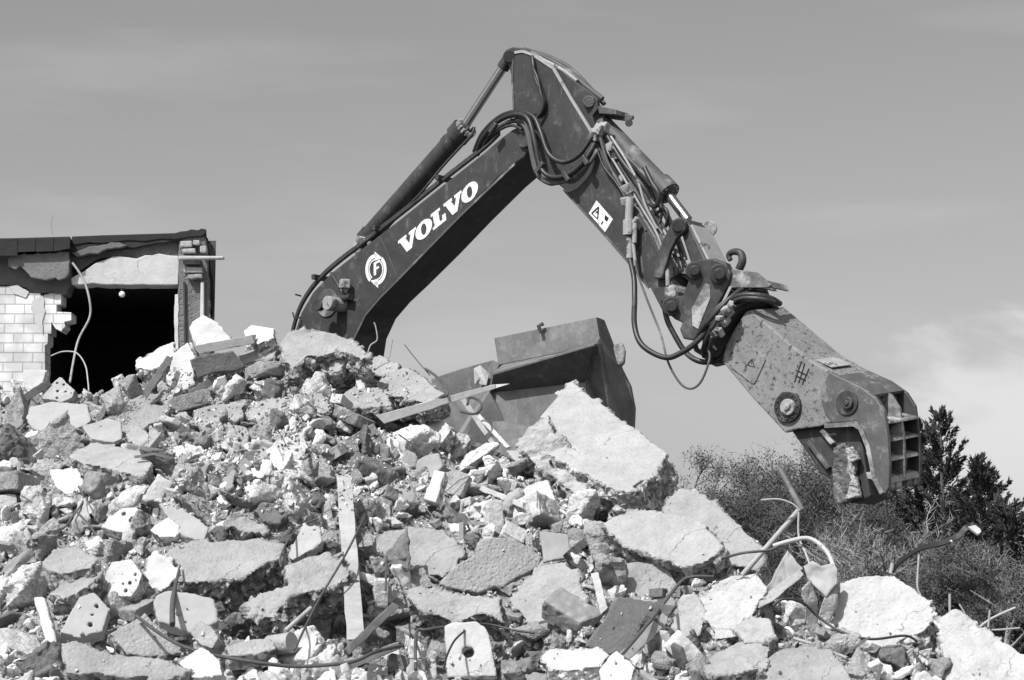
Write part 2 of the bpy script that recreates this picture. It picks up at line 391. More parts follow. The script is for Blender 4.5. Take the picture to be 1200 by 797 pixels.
def outline(poly, jit, step=14):
    P = []
    for i in range(len(poly)):
        a = Vector(poly[i]); b = Vector(poly[(i + 1) % len(poly)]); l = (b - a).length; k = max(1, int(l / step))
        for j in range(k):
            p = a.lerp(b, j / k)
            if j: p = p + Vector((random.gauss(0, jit), random.gauss(0, jit)))
            P.append((p.x, p.y))
    return P
HEROES = []
def cen(poly): return sum(p[0] for p in poly) / len(poly), sum(p[1] for p in poly) / len(poly)
def register(o, short, cpx, wl=None):
    me = o.data; l = world_loc(o) if wl is None else wl; b = len(mb_v)
    mb_v.extend([tuple(v.co + l) for v in me.vertices]); mb_f.extend([[b + i for i in f.vertices] for f in me.polygons])
    if short: HEROES.append((short, cpx))
def slab(name, label, short, poly, n, th, m='pale', cat='concrete chunk', lift=.10, face=.008, side=.05, jit=1.0, holes=None, depth=None, group='pieces of broken masonry in the rubble heap', lump=9., crisp=False, thr=.82):
    n = Vector(n).normalized(); c = cen(poly); P0 = at(c[0], c[1], depth) if depth else ground_hit(*c)
    d = ray(*c); P0 = P0 - d * (lift + (.10 if depth is None else 0))
    op = poly if crisp else outline(poly, jit)
    pts = [on_plane(x, y, P0, n) for x, y in op]
    b = MB(); b.prism(pts, -n * th); me = b.mesh(name)
    size = max((p - q).length for p in pts for q in pts)
    if holes:
        o = bpy.data.objects.new('t', me); COL.objects.link(o); cut = []
        hb = MB()
        for hx, hy, hr in holes:
            hc = on_plane(hx, hy, P0, n); r = hr / F * (hc - CAM).length
            hb.tube([hc + n * .02, hc - n * min(th * .8, .16)], r, 14)
        co = hb.build('cut', MT['ink'], centre=False)
        md = o.modifiers.new('b', 'BOOLEAN'); md.object = co; md.operation = 'DIFFERENCE'; md.solver = 'EXACT'
        if True:
            bv = o.modifiers.new('bv', 'BEVEL'); bv.width = .008; bv.segments = 2; bv.limit_method = 'ANGLE'; bv.angle_limit = R(50)
        dg = bpy.context.evaluated_depsgraph_get(); dg.update(); me = bpy.data.meshes.new_from_object(o.evaluated_get(dg))
        bpy.data.objects.remove(o); bpy.data.objects.remove(co)
        me = remeshed(me, .0065 if size < .5 else .010); roughen(me, n, .004, .009, random.randint(1, 99), 12.)
    else:
        vx = min(max(size / 75, .010), .018)
        me = remeshed(me, vx); s = random.randint(1, 400); roughen(me, n, face, side, s, lump, thr)
        if side > .03 or m in ('pale', 'mid'):
            pass
        bm = bmesh.new(); bm.from_mesh(me)
        for f in bm.faces: f.smooth = f.normal.dot(n) > .8 or crisp
        bm.to_mesh(me); bm.free()
    o = link(name, me, MT[m]); recentre(o); tag(o, label, cat, group); register(o, short, c)
    return o
U = (-.15, -.55, .82); FR = (-.2, -.85, .45); UL = (-.4, -.5, .76); DK = (.5, -.82, .25); DK2 = (.25, -.9, .1); UR = (.2, -.55, .8)
S = slab
# the big ones, left to right (pixel outlines of the face one sees, then the lie of that face and the thickness behind it)
S('concrete_block', 'long pale concrete block with coarse bright top and shaded front, left of heap', 'the long shaded block', [(79, 533), (108, 516), (170, 528), (181, 543), (166, 557), (120, 547), (90, 541)], (-.15, -.42, .9), .26, 'pale', lift=.72)
S('screed_sheet', 'smooth pale curved screed sheet lying below the white wall stub', 'the smooth curved screed sheet', [(30, 489), (36, 476), (60, 470), (103, 474), (107, 494), (90, 503), (63, 512), (38, 501)], (-.1, -.75, .65), .06, 'smooth', side=.015, face=.015, lift=.15)
S('screed_sheet', 'smooth pale triangular sheet beside the curved screed sheet', 'the triangular smooth sheet', [(95, 498), (125, 489), (140, 493), (144, 514), (133, 519), (105, 513)], (-.05, -.7, .7), .05, 'smooth', side=.015, lift=.22)
S('perforated_brick', 'pale brick with five round holes leaning below the hanging cable', 'the five-holed leaning brick', [(49, 467), (58, 452), (70, 441), (88, 457), (84, 466), (73, 471)], (-.1, -.85, .5), .14, 'pale', 'brick', lift=.3, holes=[(67, 448.5, 1.6), (67.5, 458, 1.9), (77, 458.5, 1.9), (67, 466, 1.9), (74.5, 450.5, 1.2)])
S('brown_block', 'angular grey block with a sharp dark front beside the triangular sheet', 'the angular dark-fronted block', [(141, 506), (166, 472), (199, 476), (196, 488), (172, 500), (158, 512)], (.1, -.7, .7), .18, 'mid', lift=.3)
S('cube_fragment', 'small squarish grey cube with dark sides under the angular block', 'the small squarish cube', [(147, 509), (163, 497), (178, 513), (161, 525)], (-.05, -.75, .65), .16, 'mid', lift=.42, side=.02)
S('plaster_wedge', 'pale wedge with sloping white face below the long block', 'the sloping white wedge', [(58, 551), (90, 548), (102, 574), (78, 580), (64, 572)], (-.45, -.7, .55), .2, 'white', lift=.2, side=.02)
S('plaster_slab', 'white plaster slab propped upright under the painted brick wall', 'the propped white plaster slab', [(26, 433), (55, 434), (50, 450), (28, 470)], (-.2, -.95, .2), .12, 'white', depth=22.2, side=.02)
S('white_plate', 'rounded white plate standing upright in front of the dark pillar', 'the rounded white upright plate', [(222, 385), (226, 376), (238, 369), (254, 378), (272, 398), (262, 406), (229, 408)], (-.3, -.93, .2), .06, 'white', depth=21.8, side=.01, face=.02, cat='plate')
S('plaster_slab', 'tall rough white slab standing below the rounded white plate', 'the tall white slab', [(203, 414), (221, 400), (231, 424), (227, 450), (209, 464), (196, 446)], (-.4, -.85, .35), .16, 'white', depth=21.4, side=.03, face=.02)
S('plaster_lump', 'knobbly white plaster lump left of the tall white slab', 'the knobbly white plaster lump', [(160, 420), (184, 408), (205, 402), (204, 416), (190, 428), (170, 434), (158, 430)], (-.3, -.6, .7), .2, 'white', depth=21.6, side=.05, face=.04)
S('dark_slab', 'dark panel leaning under a timber beam near the heap top', 'the dark leaning panel', [(224, 421), (273, 411), (290, 430), (278, 435), (252, 437), (231, 444)], (.35, -.93, -.05), .1, 'dark', lift=.45, side=.02, cat='slab')
S('grey_slab', 'flat grey slab under the end of the timber beam', 'the flat grey slab by the beam', [(279, 414), (318, 400), (328, 405), (320, 420), (300, 424), (285, 426)], (-.1, -.8, .6), .12, 'mid', lift=.25)
S('white_block', 'white block with rounded shoulders on the heap crest left of the largest crest boulder', 'the white crest block', [(284, 388), (295, 380), (322, 385), (321, 395), (302, 403), (288, 396)], U, .25, 'white', depth=21.8, side=.03)
S('crest_boulder', 'large rough pale boulder on the heap crest in front of the boom foot', 'the large crest boulder', [(326, 400), (338, 388), (376, 384), (391, 387), (412, 398), (432, 414), (424, 421), (408, 412), (361, 416), (350, 424), (340, 431), (332, 420)], (-.15, -.6, .78), .35, 'pale', depth=21.4, side=.09, face=.03)
S('rough_chunk', 'rough pale chunk tucked under the right of the largest crest boulder', 'the tucked chunk', [(375, 425), (404, 413), (407, 424), (395, 437), (379, 437)], FR, .25, 'pale', lift=.35, side=.06)
S('mortar_slab', 'broad pale slab with a black cavity beneath it, right of heap top', 'the broad slab over a cavity', [(396, 465), (408, 457), (418, 452), (440, 455), (456, 463), (458, 474), (430, 477), (402, 477)], (-.15, -.42, .9), .14, 'pale', lift=.5, side=.05)
S('flat_slab', 'flat tilted slab with dusty face in the middle of the fine rubble', 'the dusty tilted slab', [(287, 485), (305, 469), (346, 465), (341, 476), (314, 492), (297, 490)], (-.1, -.5, .85), .12, 'mid', lift=.2)
S('mortar_bed', 'wide flat bed of crumbled mortar below the dark leaning panel', 'the crumbled mortar bed', [(226, 482), (250, 474), (286, 468), (284, 486), (262, 500), (240, 503), (228, 495)], (-.1, -.5, .85), .15, 'mid', lift=.12, side=.05, face=.03)
S('upright_block', 'upright coarse block catching light beside the dusty tilted slab', 'the upright coarse block', [(358, 456), (380, 463), (387, 482), (368, 489), (361, 476)], (-.4, -.8, .45), .18, 'pale', lift=.25)
S('stone_stub', 'smooth upright stub of stone in the fine rubble', 'the smooth stone stub', [(273, 497), (287, 499), (293, 506), (290, 526), (278, 521)], (-.1, -.95, .3), .16, 'mid', lift=.3, side=.02)
S('crest_rock', 'small bright rock on the crest just right of the boom foot', 'the small bright crest rock', [(430, 424), (446, 417), (466, 427), (466, 437), (448, 441), (434, 436)], (-.2, -.7, .7), .2, 'pale', depth=21.7, side=.05)
S('crest_slab', 'long rough slab sloping down the crest toward the bucket', 'the long crest slab', [(438, 452), (452, 439), (474, 432), (497, 442), (522, 461), (500, 474), (476, 468), (450, 461)], (-.15, -.6, .78), .24, 'pale', depth=21.3, side=.06, face=.03)
S('white_rock', 'white cratered rock in the dark hollow under the splintered plank', 'the white cratered rock', [(483, 505), (497, 495), (520, 492), (528, 503), (518, 518), (502, 520)], (-.35, -.75, .55), .2, 'white', lift=.25, side=.05, face=.03)
S('grey_wedge', 'grey wedge with a pointed top left of the stubby white post', 'the pointed grey wedge', [(453, 593), (463, 570), (478, 557), (488, 581), (485, 592), (468, 595)], (.2, -.9, .35), .15, 'smooth', lift=.25, side=.02)
S('grey_fragment', 'flat grey fragment above the stubby white post', 'the flat grey fragment', [(486, 541), (500, 533), (514, 530), (520, 546), (506, 560), (494, 562)], (.05, -.85, .5), .1, 'smooth', lift=.2, side=.02)
S('white_post', 'stubby square white post lying between grey fragments', 'the white post', [(496, 585), (509, 551), (521, 553), (511, 590)], (-.3, -.85, .4), .11, 'white', lift=.35, side=.012, crisp=True, cat='post')
S('white_block', 'clean white block below the big leaning slab', 'the clean white block', [(607, 579), (618, 568), (642, 563), (650, 585), (657, 604), (648, 607), (630, 594)], (-.35, -.8, .5), .2, 'white', lift=.25, side=.02)
S('grey_sheet', 'flat grey sheet wedged left of the big leaning slab', 'the flat grey sheet', [(592, 527), (620, 524), (646, 528), (652, 543), (630, 546), (606, 541)], (0, -.7, .7), .05, 'smooth', lift=.2, side=.012)
# the big leaning slab and its broken edges
LS = S('leaning_slab', 'very large pale slab leaning against the steel bucket with broken aggregate edges', 'the big leaning slab', [(606, 515), (628, 494), (643, 474), (668, 446), (677, 449), (692, 462), (740, 498), (784, 531), (764, 556), (740, 573), (722, 576), (704, 566), (672, 548), (634, 530)], (-.20, -.55, .81), .42, 'pale', depth=19.6, side=.07, face=.007, jit=.5, lump=9, cat='concrete slab')
LE = S('broken_edge', None, None, [(600, 520), (616, 502), (634, 484), (644, 488), (654, 512), (688, 548), (728, 572), (722, 588), (692, 586), (656, 566), (624, 544)], (-.25, -.75, .62), .3, 'pale', None, depth=19.45, side=.11, face=.07, group=None, lump=7, thr=1.2)
adopt(LE, LS)
S('slab_fragment', 'coarse stony chunk under the lower edge of the big leaning slab', 'the stony chunk', [(650, 560), (690, 566), (725, 576), (742, 592), (712, 604), (680, 606), (655, 590)], (-.1, -.8, .6), .3, 'pale', lift=.15, side=.09, face=.05, lump=13)
S('pale_boulder', 'tall pale boulder with pitted crown standing right of the big leaning slab', 'the tall pitted boulder', [(770, 606), (782, 584), (800, 572), (816, 573), (838, 590), (868, 615), (897, 648), (890, 668), (850, 660), (800, 632)], (-.25, -.72, .65), .45, 'pale', depth=17.8, side=.05, face=.03, cat='boulder')
S('pale_slab', 'wide smooth pale slab leaning in front of the tall pitted boulder', 'the wide smooth pale slab', [(703, 613), (722, 602), (745, 596), (790, 599), (820, 607), (848, 640), (838, 654), (800, 664), (770, 652), (730, 640)], (-.3, -.72, .62), .3, 'pale', depth=17.2, side=.06, face=.02, cat='concrete slab')
S('square_tile', 'small square grey tile with a flat face below the white block', 'the small square tile', [(632, 622), (666, 626), (670, 654), (637, 659)], (.1, -.92, .35), .04, 'smooth', lift=.35, side=.008, cat='tile')
# middle and right front
S('white_slab', 'large white slab with crumbling lower edge right of the upright timber', 'the large white crumbling slab', [(423, 676), (432, 648), (450, 622), (482, 615), (520, 619), (541, 646), (536, 668), (515, 676), (475, 676), (440, 680)], (-.2, -.78, .6), .34, 'pale', lift=.3, side=.08, face=.02, cat='concrete slab')
S('slate_slab', 'dark grey flat slab with curved top edge leaning right of the white slab', 'the dark curved slab', [(514, 685), (535, 662), (556, 650), (562, 633), (584, 629), (604, 631), (636, 653), (631, 665), (605, 678), (590, 688), (560, 695)], (.30, -.9, .32), .09, 'mid', lift=.55, side=.015, cat='slab')
S('rough_slab', 'rough pale slab bridging above the white block with one round hole', 'the rough bridging slab', [(476, 702), (484, 690), (520, 693), (556, 698), (586, 703), (592, 732), (564, 720), (528, 728), (498, 723)], (-.15, -.75, .65), .26, 'pale', lift=.4, side=.08, face=.04)
S('one_hole_block', 'clean white block with one round hole standing at the bottom edge', 'the one-hole white block', [(520, 733), (530, 729), (558, 728), (568, 735), (573, 745), (582, 792), (524, 794)], (-.05, -.95, .30), .3, 'white', 'block', depth=15.0, holes=[(549, 764, 7.2)], crisp=True)
S('angular_boulder', 'large pale boulder with a smooth face below the small square tile', 'the smooth-faced boulder', [(598, 702), (614, 682), (635, 660), (661, 656), (678, 672), (688, 722), (672, 738), (645, 750), (612, 724)], (-.3, -.8, .5), .35, 'pale', lift=.3, side=.08, face=.02, cat='boulder')
S('dark_board', 'dark grey square board leaning in front of the right slabs', 'the dark square board', [(686, 757), (708, 727), (724, 699), (762, 704), (795, 709), (773, 735), (742, 766), (712, 768)], (.2, -.9, .35), .05, 'dark', lift=.5, side=.01, cat='board')
S('pale_block', 'squared pale block behind the dark square board', 'the squared pale block', [(712, 665), (745, 658), (780, 660), (803, 697), (774, 704), (730, 700), (706, 690)], (-.1, -.85, .5), .3, 'pale', lift=.3, side=.06, face=.02)
S('crumbling_boulder', 'crumbling white boulder below the two crossed pipes', 'the crumbling white boulder', [(822, 704), (836, 686), (856, 672), (888, 668), (902, 690), (886, 716), (872, 748), (842, 750), (828, 730)], (-.25, -.8, .55), .35, 'chalk', lift=.35, side=.08, face=.05, cat='boulder')
S('rounded_rock', 'rounded rough rock under the crumpled metal sheets', 'the rounded rough rock', [(861, 738), (868, 728), (884, 722), (903, 726), (909, 745), (894, 756), (872, 756)], U, .25, 'pale', lift=.4, side=.05, face=.04)
S('angled_block', 'tall white block with a rounded shoulder left of the crumbling white boulder', 'the shouldered white block', [(788, 715), (800, 700), (818, 696), (828, 715), (822, 745), (800, 752), (786, 742)], (-.35, -.8, .5), .3, 'pale', lift=.2, side=.05, face=.03)
S('white_boulder', 'large smooth white boulder at right, in front of the bent steel strip', 'the large smooth white boulder', [(975, 692), (984, 684), (1012, 677), (1044, 673), (1062, 682), (1086, 703), (1095, 722), (1083, 740), (1048, 756), (1018, 776), (995, 766), (980, 742)], (-.3, -.74, .6), .42, 'chalk', depth=15.9, side=.07, face=.035, cat='boulder')
S('aggregate_boulder', 'coarse dark-sided boulder under the large smooth white boulder', 'the coarse dark-sided boulder', [(1040, 765), (1070, 748), (1098, 722), (1106, 740), (1108, 790), (1060, 800), (1036, 790)], (.3, -.85, .4), .3, 'mid', depth=16.2, side=.09, face=.06, lump=13, cat='boulder')
S('corner_boulder', 'broad white boulder in the lower right corner', 'the corner boulder', [(1100, 722), (1122, 716), (1152, 737), (1180, 752), (1215, 772), (1220, 805), (1150, 810), (1104, 800)], (-.2, -.75, .62), .5, 'chalk', depth=15.3, side=.07, face=.04, cat='boulder')
S('low_slab', 'pale slab lying at the bottom edge below the crumpled metal sheets', 'the low pale slab', [(895, 775), (915, 762), (950, 752), (975, 758), (990, 780), (1000, 800), (900, 800)], U, .3, 'pale', lift=.3, side=.06, face=.03)
S('low_boulder', 'pale sloping rock at the bottom edge right of the dark board', 'the sloping bottom rock', [(812, 778), (838, 760), (880, 748), (902, 760), (896, 785), (850, 795)], U, .3, 'pale', lift=.3, side=.06, face=.04)
S('shelf_slab', 'low white slab right of the one-hole block at the bottom edge', 'the low white slab', [(636, 768), (650, 761), (700, 759), (714, 766), (706, 782), (660, 786), (640, 780)], U, .15, 'white', lift=.35, side=.05, face=.03)
S('pointed_rock', 'pointed white rock at the bottom edge in front of the dark board', 'the pointed white rock', [(700, 786), (722, 762), (744, 784), (740, 800), (704, 800)], (-.4, -.8, .5), .2, 'white', lift=.5, side=.02)
# left front
S('perforated_brick', 'pale brick with seven small holes facing out in the lower left', 'the seven-holed brick', [(119, 690), (124, 672), (130, 658), (154, 655), (167, 673), (160, 690), (153, 699), (130, 698)], (-.2, -.93, .3), .16, 'white', 'brick', lift=.45, holes=[(133, 684, 1.5), (144, 684, 1.7), (152, 683, 2), (147, 692, 2), (158, 673, 1.9), (139, 674, 1.3), (148, 668, 1.2)], crisp=True)
S('holed_block', 'whitish block with one black hole above the seven-holed brick', 'the black-holed whitish block', [(117, 618), (128, 606), (142, 595), (160, 594), (170, 611), (160, 620), (138, 624)], (-.1, -.85, .5), .16, 'white', 'block', lift=.4, holes=[(155.5, 609, 4.2), (145, 602, 2)])
S('paver_pair', 'pale slab with dark stepped front edge left of the seven-holed brick', 'the stepped-front slab', [(50, 657), (64, 644), (93, 640), (114, 656), (108, 666), (80, 672), (56, 668)], (-.1, -.45, .88), .2, 'pale', lift=.55, side=.03)
S('rough_block', 'pale block with ragged shaded edge below the stepped-front slab', 'the ragged-edged block', [(54, 697), (75, 684), (100, 676), (120, 670), (109, 682), (92, 694), (80, 700)], (-.15, -.5, .86), .2, 'pale', lift=.6, side=.05)
S('recessed_tile', 'grey block with two round recesses at its right end, lower left', 'the recessed block', [(70, 741), (84, 716), (93, 700), (110, 694), (128, 714), (120, 740), (93, 746)], (.1, -.88, .45), .14, 'smooth', 'block', lift=.4, holes=[(113, 710, 3), (105.5, 732, 3.6), (108, 720, 2.2)], crisp=True)
S('plaster_strip', 'narrow white plaster strip leaning down the lower left edge', 'the narrow white strip', [(39, 700), (51, 699), (66, 753), (54, 758)], (-.3, -.9, .35), .06, 'white', lift=.4, side=.012, crisp=True, cat='strip')
S('bottom_slab', 'long dark-fronted slab along the bottom edge at left', 'the long bottom slab', [(70, 753), (90, 750), (120, 764), (170, 768), (226, 784), (200, 796), (120, 790), (76, 788)], (-.05, -.8, .6), .16, 'mid', lift=.6, side=.04)
S('round_paver', 'grey rounded paver with smooth face behind the thin upright rod', 'the rounded grey paver', [(179, 706), (184, 697), (198, 692), (225, 695), (251, 702), (256, 728), (238, 738), (222, 741), (186, 728)], (.1, -.82, .56), .1, 'smooth', lift=.3, side=.01, crisp=True, cat='paver')
S('dark_wedge', 'triangular slab with shaded front below the rounded grey paver', 'the shaded triangular slab', [(128, 742), (150, 730), (170, 719), (193, 742), (215, 765), (180, 770), (145, 764)], (.25, -.8, .5), .14, 'mid', lift=.5, side=.02)
S('white_fragment', 'triangular white fragment at the bottom edge left of the iron bar', 'the triangular white fragment', [(208, 777), (222, 766), (236, 759), (258, 776), (262, 792), (225, 796)], (-.2, -.8, .55), .12, 'white', lift=.6, side=.02)
S('grey_wedge', 'pale wedge leaning on the rounded grey paver', 'the wedge on the paver', [(221, 741), (233, 726), (247, 734), (257, 747), (249, 760), (234, 757)], (-.3, -.8, .5), .14, 'pale', lift=.6, side=.02)
S('white_block', 'smooth white block between the black-holed block and a long stone', 'the smooth white block', [(176, 621), (186, 612), (198, 605), (211, 617), (206, 628), (188, 629)], (-.2, -.75, .6), .16, 'white', lift=.3, side=.02)
S('craggy_rock', 'craggy white rock right of the seven-holed brick', 'the craggy white rock', [(164, 680), (172, 662), (181, 648), (197, 656), (207, 668), (197, 686), (176, 694)], (-.3, -.8, .5), .22, 'white', lift=.35, side=.06, face=.05)
S('long_stone', 'long smooth grey stone sloping down at left of centre', 'the long smooth stone', [(186, 590), (201, 586), (212, 594), (245, 618), (240, 632), (222, 630), (204, 620)], (-.1, -.72, .68), .16, 'smooth', lift=.3, side=.02, crisp=True)
S('grey_slab', 'big smooth grey slab with broken stony front edge, left of the upright timber', 'the big smooth grey slab', [(186, 652), (208, 640), (236, 634), (270, 632), (300, 630), (327, 636), (331, 648), (322, 655), (302, 668), (282, 676), (238, 680), (208, 683)], (-.05, -.62, .78), .26, 'mid', lift=.4, side=.06, face=.01, lump=12, cat='concrete slab')
S('rubble_slab', 'thick slab with very coarse pebbly front over a black hollow', 'the coarse pebbly slab', [(290, 708), (312, 699), (338, 690), (334, 668), (360, 652), (385, 645), (408, 662), (409, 680), (380, 686), (345, 702), (318, 722), (296, 722)], (-.15, -.62, .77), .26, 'pale', lift=.45, side=.09, face=.05, lump=13, cat='concrete slab')
S('tilted_slab', 'tilted grey slab crossed by a thin wire above the coarse pebbly slab', 'the wire-crossed slab', [(337, 651), (346, 630), (356, 613), (373, 618), (377, 633), (360, 648), (342, 658)], (-.1, -.75, .65), .12, 'smooth', lift=.4, side=.03)
S('dark_rock', 'dark rounded rock above the wire-crossed slab', 'the dark rounded rock', [(298, 598), (308, 588), (328, 589), (337, 602), (326, 612), (308, 612)], (.1, -.85, .5), .2, 'dark', lift=.3, side=.04)
S('mortar_lump', 'coarse grey lump left of the dark rounded rock', 'the coarse grey lump', [(265, 613), (276, 604), (290, 601), (311, 612), (313, 622), (300, 626), (278, 620)], (-.05, -.8, .6), .2, 'mid', lift=.3, side=.05, face=.04)
S('white_lump', 'knobbly white lump in the black hollow near the bottom edge', 'the knobbly white lump', [(344, 742), (352, 735), (362, 733), (374, 746), (370, 762), (358, 772), (345, 772)], (-.3, -.85, .4), .16, 'white', lift=.5, side=.05, face=.05)
S('dark_stone', 'grey cut stone with a flat top right of the long bottom slab', 'the flat-topped cut stone', [(262, 758), (290, 750), (318, 748), (324, 760), (300, 768), (268, 770)], (.0, -.7, .7), .14, 'mid', lift=.5, side=.02)

# ------------------------------------------------------------------ round stub, timber, rods, cables in the heap
def px_tube(name, label, cat, short, pts, r, m, lift=.35, depth=None, n=8, group=None, taper=None, wob=0, reg=True):
    P = []
    for i, p in enumerate(pts):
        if len(p) == 3: P.append(at(*p))
        else:
            q_ = at(p[0], p[1], depth) if depth else ground_hit(*p); P.append(q_ - ray(*p) * lift)
    if wob: P = [p + Vector([random.gauss(0, wob) for _ in range(3)]) for p in P]
    b = MB(); b.tube(P, r if taper is None else taper, n, smooth=6 if len(P) > 2 else 0)
    o = b.build(name, MT[m], smooth=60); tag(o, label, cat, group)
    if reg: register(o, short, pts[len(pts) // 2][:2])
    return o
def timber(name, label, short, a, b_, wpx, th, m='wood', lift=.4, da=None, db=None, cat='timber', taper=1., splinter=.02):
    A = at(a[0], a[1], da) if da else ground_hit(*a) - ray(*a) * lift
    B = at(b_[0], b_[1], db) if db else ground_hit(*b_) - ray(*b_) * lift
    d = (B - A).normalized(); v = ray(*a); s = d.cross(v).normalized(); t = s.cross(d).normalized()
    if t.dot(v) < 0: t = -t
    wd = wpx / F * (A - CAM).length; bm_ = MB(); L_ = (B - A).length; k = 14
    ring = []
    jj = [random.uniform(-1, 1) for _ in range(8)]
    for i in range(k + 1):
        f = i / k; c = A + d * L_ * f; ww = wd * (1 + (taper - 1) * f) / 2
        jt = [random.gauss(0, .0025) for _ in range(4)]
        if i in (0, k): off = [d * (splinter * jj[q_ + (0 if i else 4)] * 2) for q_ in range(4)]
        else: off = [Vector()] * 4
        ring.append([c + s * (-ww + jt[0]) + off[0], c + s * (ww + jt[1]) + off[1], c + s * (ww + jt[2]) + t * th + off[2], c + s * (-ww + jt[3]) + t * th + off[3]])
    base = len(bm_.v)
    for r_ in ring: bm_.v += [tuple(p) for p in r_]
    for i in range(k):
        for q_ in range(4):
            a0 = base + i * 4 + q_; a1 = base + i * 4 + (q_ + 1) % 4; bm_.f.append([a0, a1, a1 + 4, a0 + 4])
    bm_.f.append([base + 3, base + 2, base + 1, base]); e = base + k * 4; bm_.f.append([e, e + 1, e + 2, e + 3])
    o = bm_.build(name, MT[m], bevel=.004); tag(o, label, cat, 'broken timber in the rubble heap'); register(o, short, ((a[0] + b_[0]) / 2, (a[1] + b_[1]) / 2))
    return o
T = timber
T('timber_post', 'tall pale squared timber standing upright in front of the heap', 'the upright timber', (403, 556), (417, 748), 17, .08, lift=.75)
T('splintered_plank', 'long pale splintered plank pointing at the steel bucket', 'the splintered plank', (459, 488), (586, 451), 12, .05, lift=.45, db=20.9, taper=.4, splinter=.08)
T('timber_beam', 'weathered beam lying on the dark leaning panel', 'the weathered beam', (230, 410), (300, 397), 10, .12, m='wood', lift=.5)
T('wood_block', 'thick pale squared log end right of the fine rubble', 'the squared log', (397, 528), (441, 501), 13, .14, lift=.5)
T('short_batten', 'short pale batten upright near the largest crest boulder', 'the short upright batten', (413, 419), (424, 455), 8, .05, lift=.5)
T('lath', 'thin pale lath crossing down in front of the steel bucket', 'the thin crossing lath', (541, 466), (579, 522), 6, .03, lift=.35)
T('lath', 'second pale lath leaning against the thin crossing lath', 'the leaning lath', (560, 486), (595, 524), 5, .03, lift=.45)
T('dark_plank', 'dark plank leaning left of the tall white slab', 'the dark leaning plank', (201, 416), (171, 461), 8, .05, m='darkwood', da=21.2, db=20.9)
T('dark_plank', 'short charred plank among stones below the dark leaning panel', 'the short charred plank', (226, 461), (252, 443), 9, .06, m='darkwood', lift=.35)
T('dark_batten', 'dark batten leaning at the foot of the upright timber', 'the dark batten', (410, 760), (465, 708), 9, .05, m='darkwood', lift=.85)
T('low_batten', 'weathered batten at the bottom edge left of the one-hole block', 'the low weathered batten', (405, 782), (468, 756), 9, .05, lift=.8)
T('board_edge', 'narrow board leaning along the dark square board', 'the narrow leaning board', (733, 768), (792, 712), 13, .05, m='wood', lift=.62)
T('thin_batten', 'thin dark batten lying below the flat grey sheet', 'the thin dark batten', (556, 520), (615, 548), 5, .04, m='darkwood', lift=.4)
T('thin_batten', 'thin weathered batten slanting above the clean white block', 'the thin weathered batten', (552, 567), (612, 592), 6, .04, m='wood', lift=.4)
T('splinter', 'short splintered stick right of the small square tile', 'the splintered stick', (694, 655), (726, 638), 7, .04, lift=.5)
T('split_rafter', 'split dark rafter end by the small square tile', 'the split rafter', (668, 650), (690, 632), 10, .06, m='darkwood', lift=.45)
T('upright_board', 'narrow board standing between the smooth-faced boulder and the dark board', 'the narrow standing board', (697, 672), (707, 712), 9, .04, m='wood', lift=.5)
T('timber_offcut', 'stubby offcut of squared timber at the left of the screed sheet', 'the stubby timber offcut', (24, 470), (58, 448), 9, .08, m='darkwood', lift=.35)
T('thin_lath', 'thin lath leaning under the five-holed brick', 'the brick lath', (113, 498), (128, 468), 6, .04, m='darkwood', lift=.3)
PT = px_tube; RB = 'rods and wires sticking out of the rubble'
PT('round_stub', 'short round concrete stub lying beside the flat-topped cut stone', 'concrete stub', 'the round concrete stub', [(316, 757), (342, 753)], .075, 'pale', lift=.7, n=16)
PT('iron_bar', 'long thin dark iron bar lying along the bottom edge', 'iron bar', 'the iron bar', [(160, 722), (196, 748), (234, 764), (300, 776), (350, 781), (410, 776), (440, 764), (470, 757)], .013, 'rust', lift=.8, group=RB)
PT('upright_rod', 'thin tapering rod standing in front of the rounded grey paver', 'rod', 'the tapering rod', [(202, 732), (203, 700), (211, 662)], .02, 'rust', lift=.6, taper=[.022, .02, .006], group=RB)
PT('bent_wire', 'thin wire bending down across the wire-crossed slab', 'wire', 'the crossing wire', [(372, 608), (350, 618), (336, 636), (328, 655), (330, 665)], .008, 'rust', lift=.6, group=RB)
PT('leaning_rod', 'thin rod leaning from the black hollow past the upright timber', 'rod', 'the leaning rod', [(345, 762), (372, 706), (406, 648), (428, 604)], .009, 'rust', lift=.8, group=RB)
PT('short_pipe', 'short pale pipe poking out of the black hollow', 'pipe', 'the poking pipe', [(334, 740), (364, 713)], .018, 'wood', lift=.55, group=RB)
PT('rebar', 'short upright rebar in front of the large white crumbling slab', 'rebar', 'the short rebar', [(452, 692), (453, 652)], .008, 'rust', lift=.55, group=RB)
PT('loose_cable', 'thin black cord looping over the one-hole white block', 'cord', 'the black cord', [(520, 786), (524, 768), (535, 748), (556, 733), (575, 732), (600, 738), (626, 742)], .008, 'rubber', lift=.95, group=RB)
PT('bent_bar', 'bent dark bar framing the left of the one-hole white block', 'bar', 'the bent bar', [(487, 785), (488, 742), (500, 738), (520, 735)], .012, 'rust', lift=.85, group=RB)
PT('steel_rod', 'straight steel rod leaning across the dark square board', 'rod', 'the steel rod', [(730, 766), (765, 724), (797, 683), (812, 676), (836, 676)], .013, 'rust', lift=.85, group=RB)
PT('bucket_rebar', 'curled rebar arching over the long crest slab', 'rebar', 'the curled rebar', [(498, 432, 21), (510, 440, 20.9), (521, 452, 20.8), (524, 463, 20.7), (515, 466, 20.6)], .014, 'rust', group=RB)
PT('wire_loop', 'looped rebar ring hanging in front of the steel bucket', 'rebar', 'the rebar ring', [(540, 482, 20.4), (556, 485, 20.3), (564, 478, 20.3), (561, 469, 20.4), (550, 466, 20.5), (548, 474, 20.3)], .014, 'rust', group=RB)
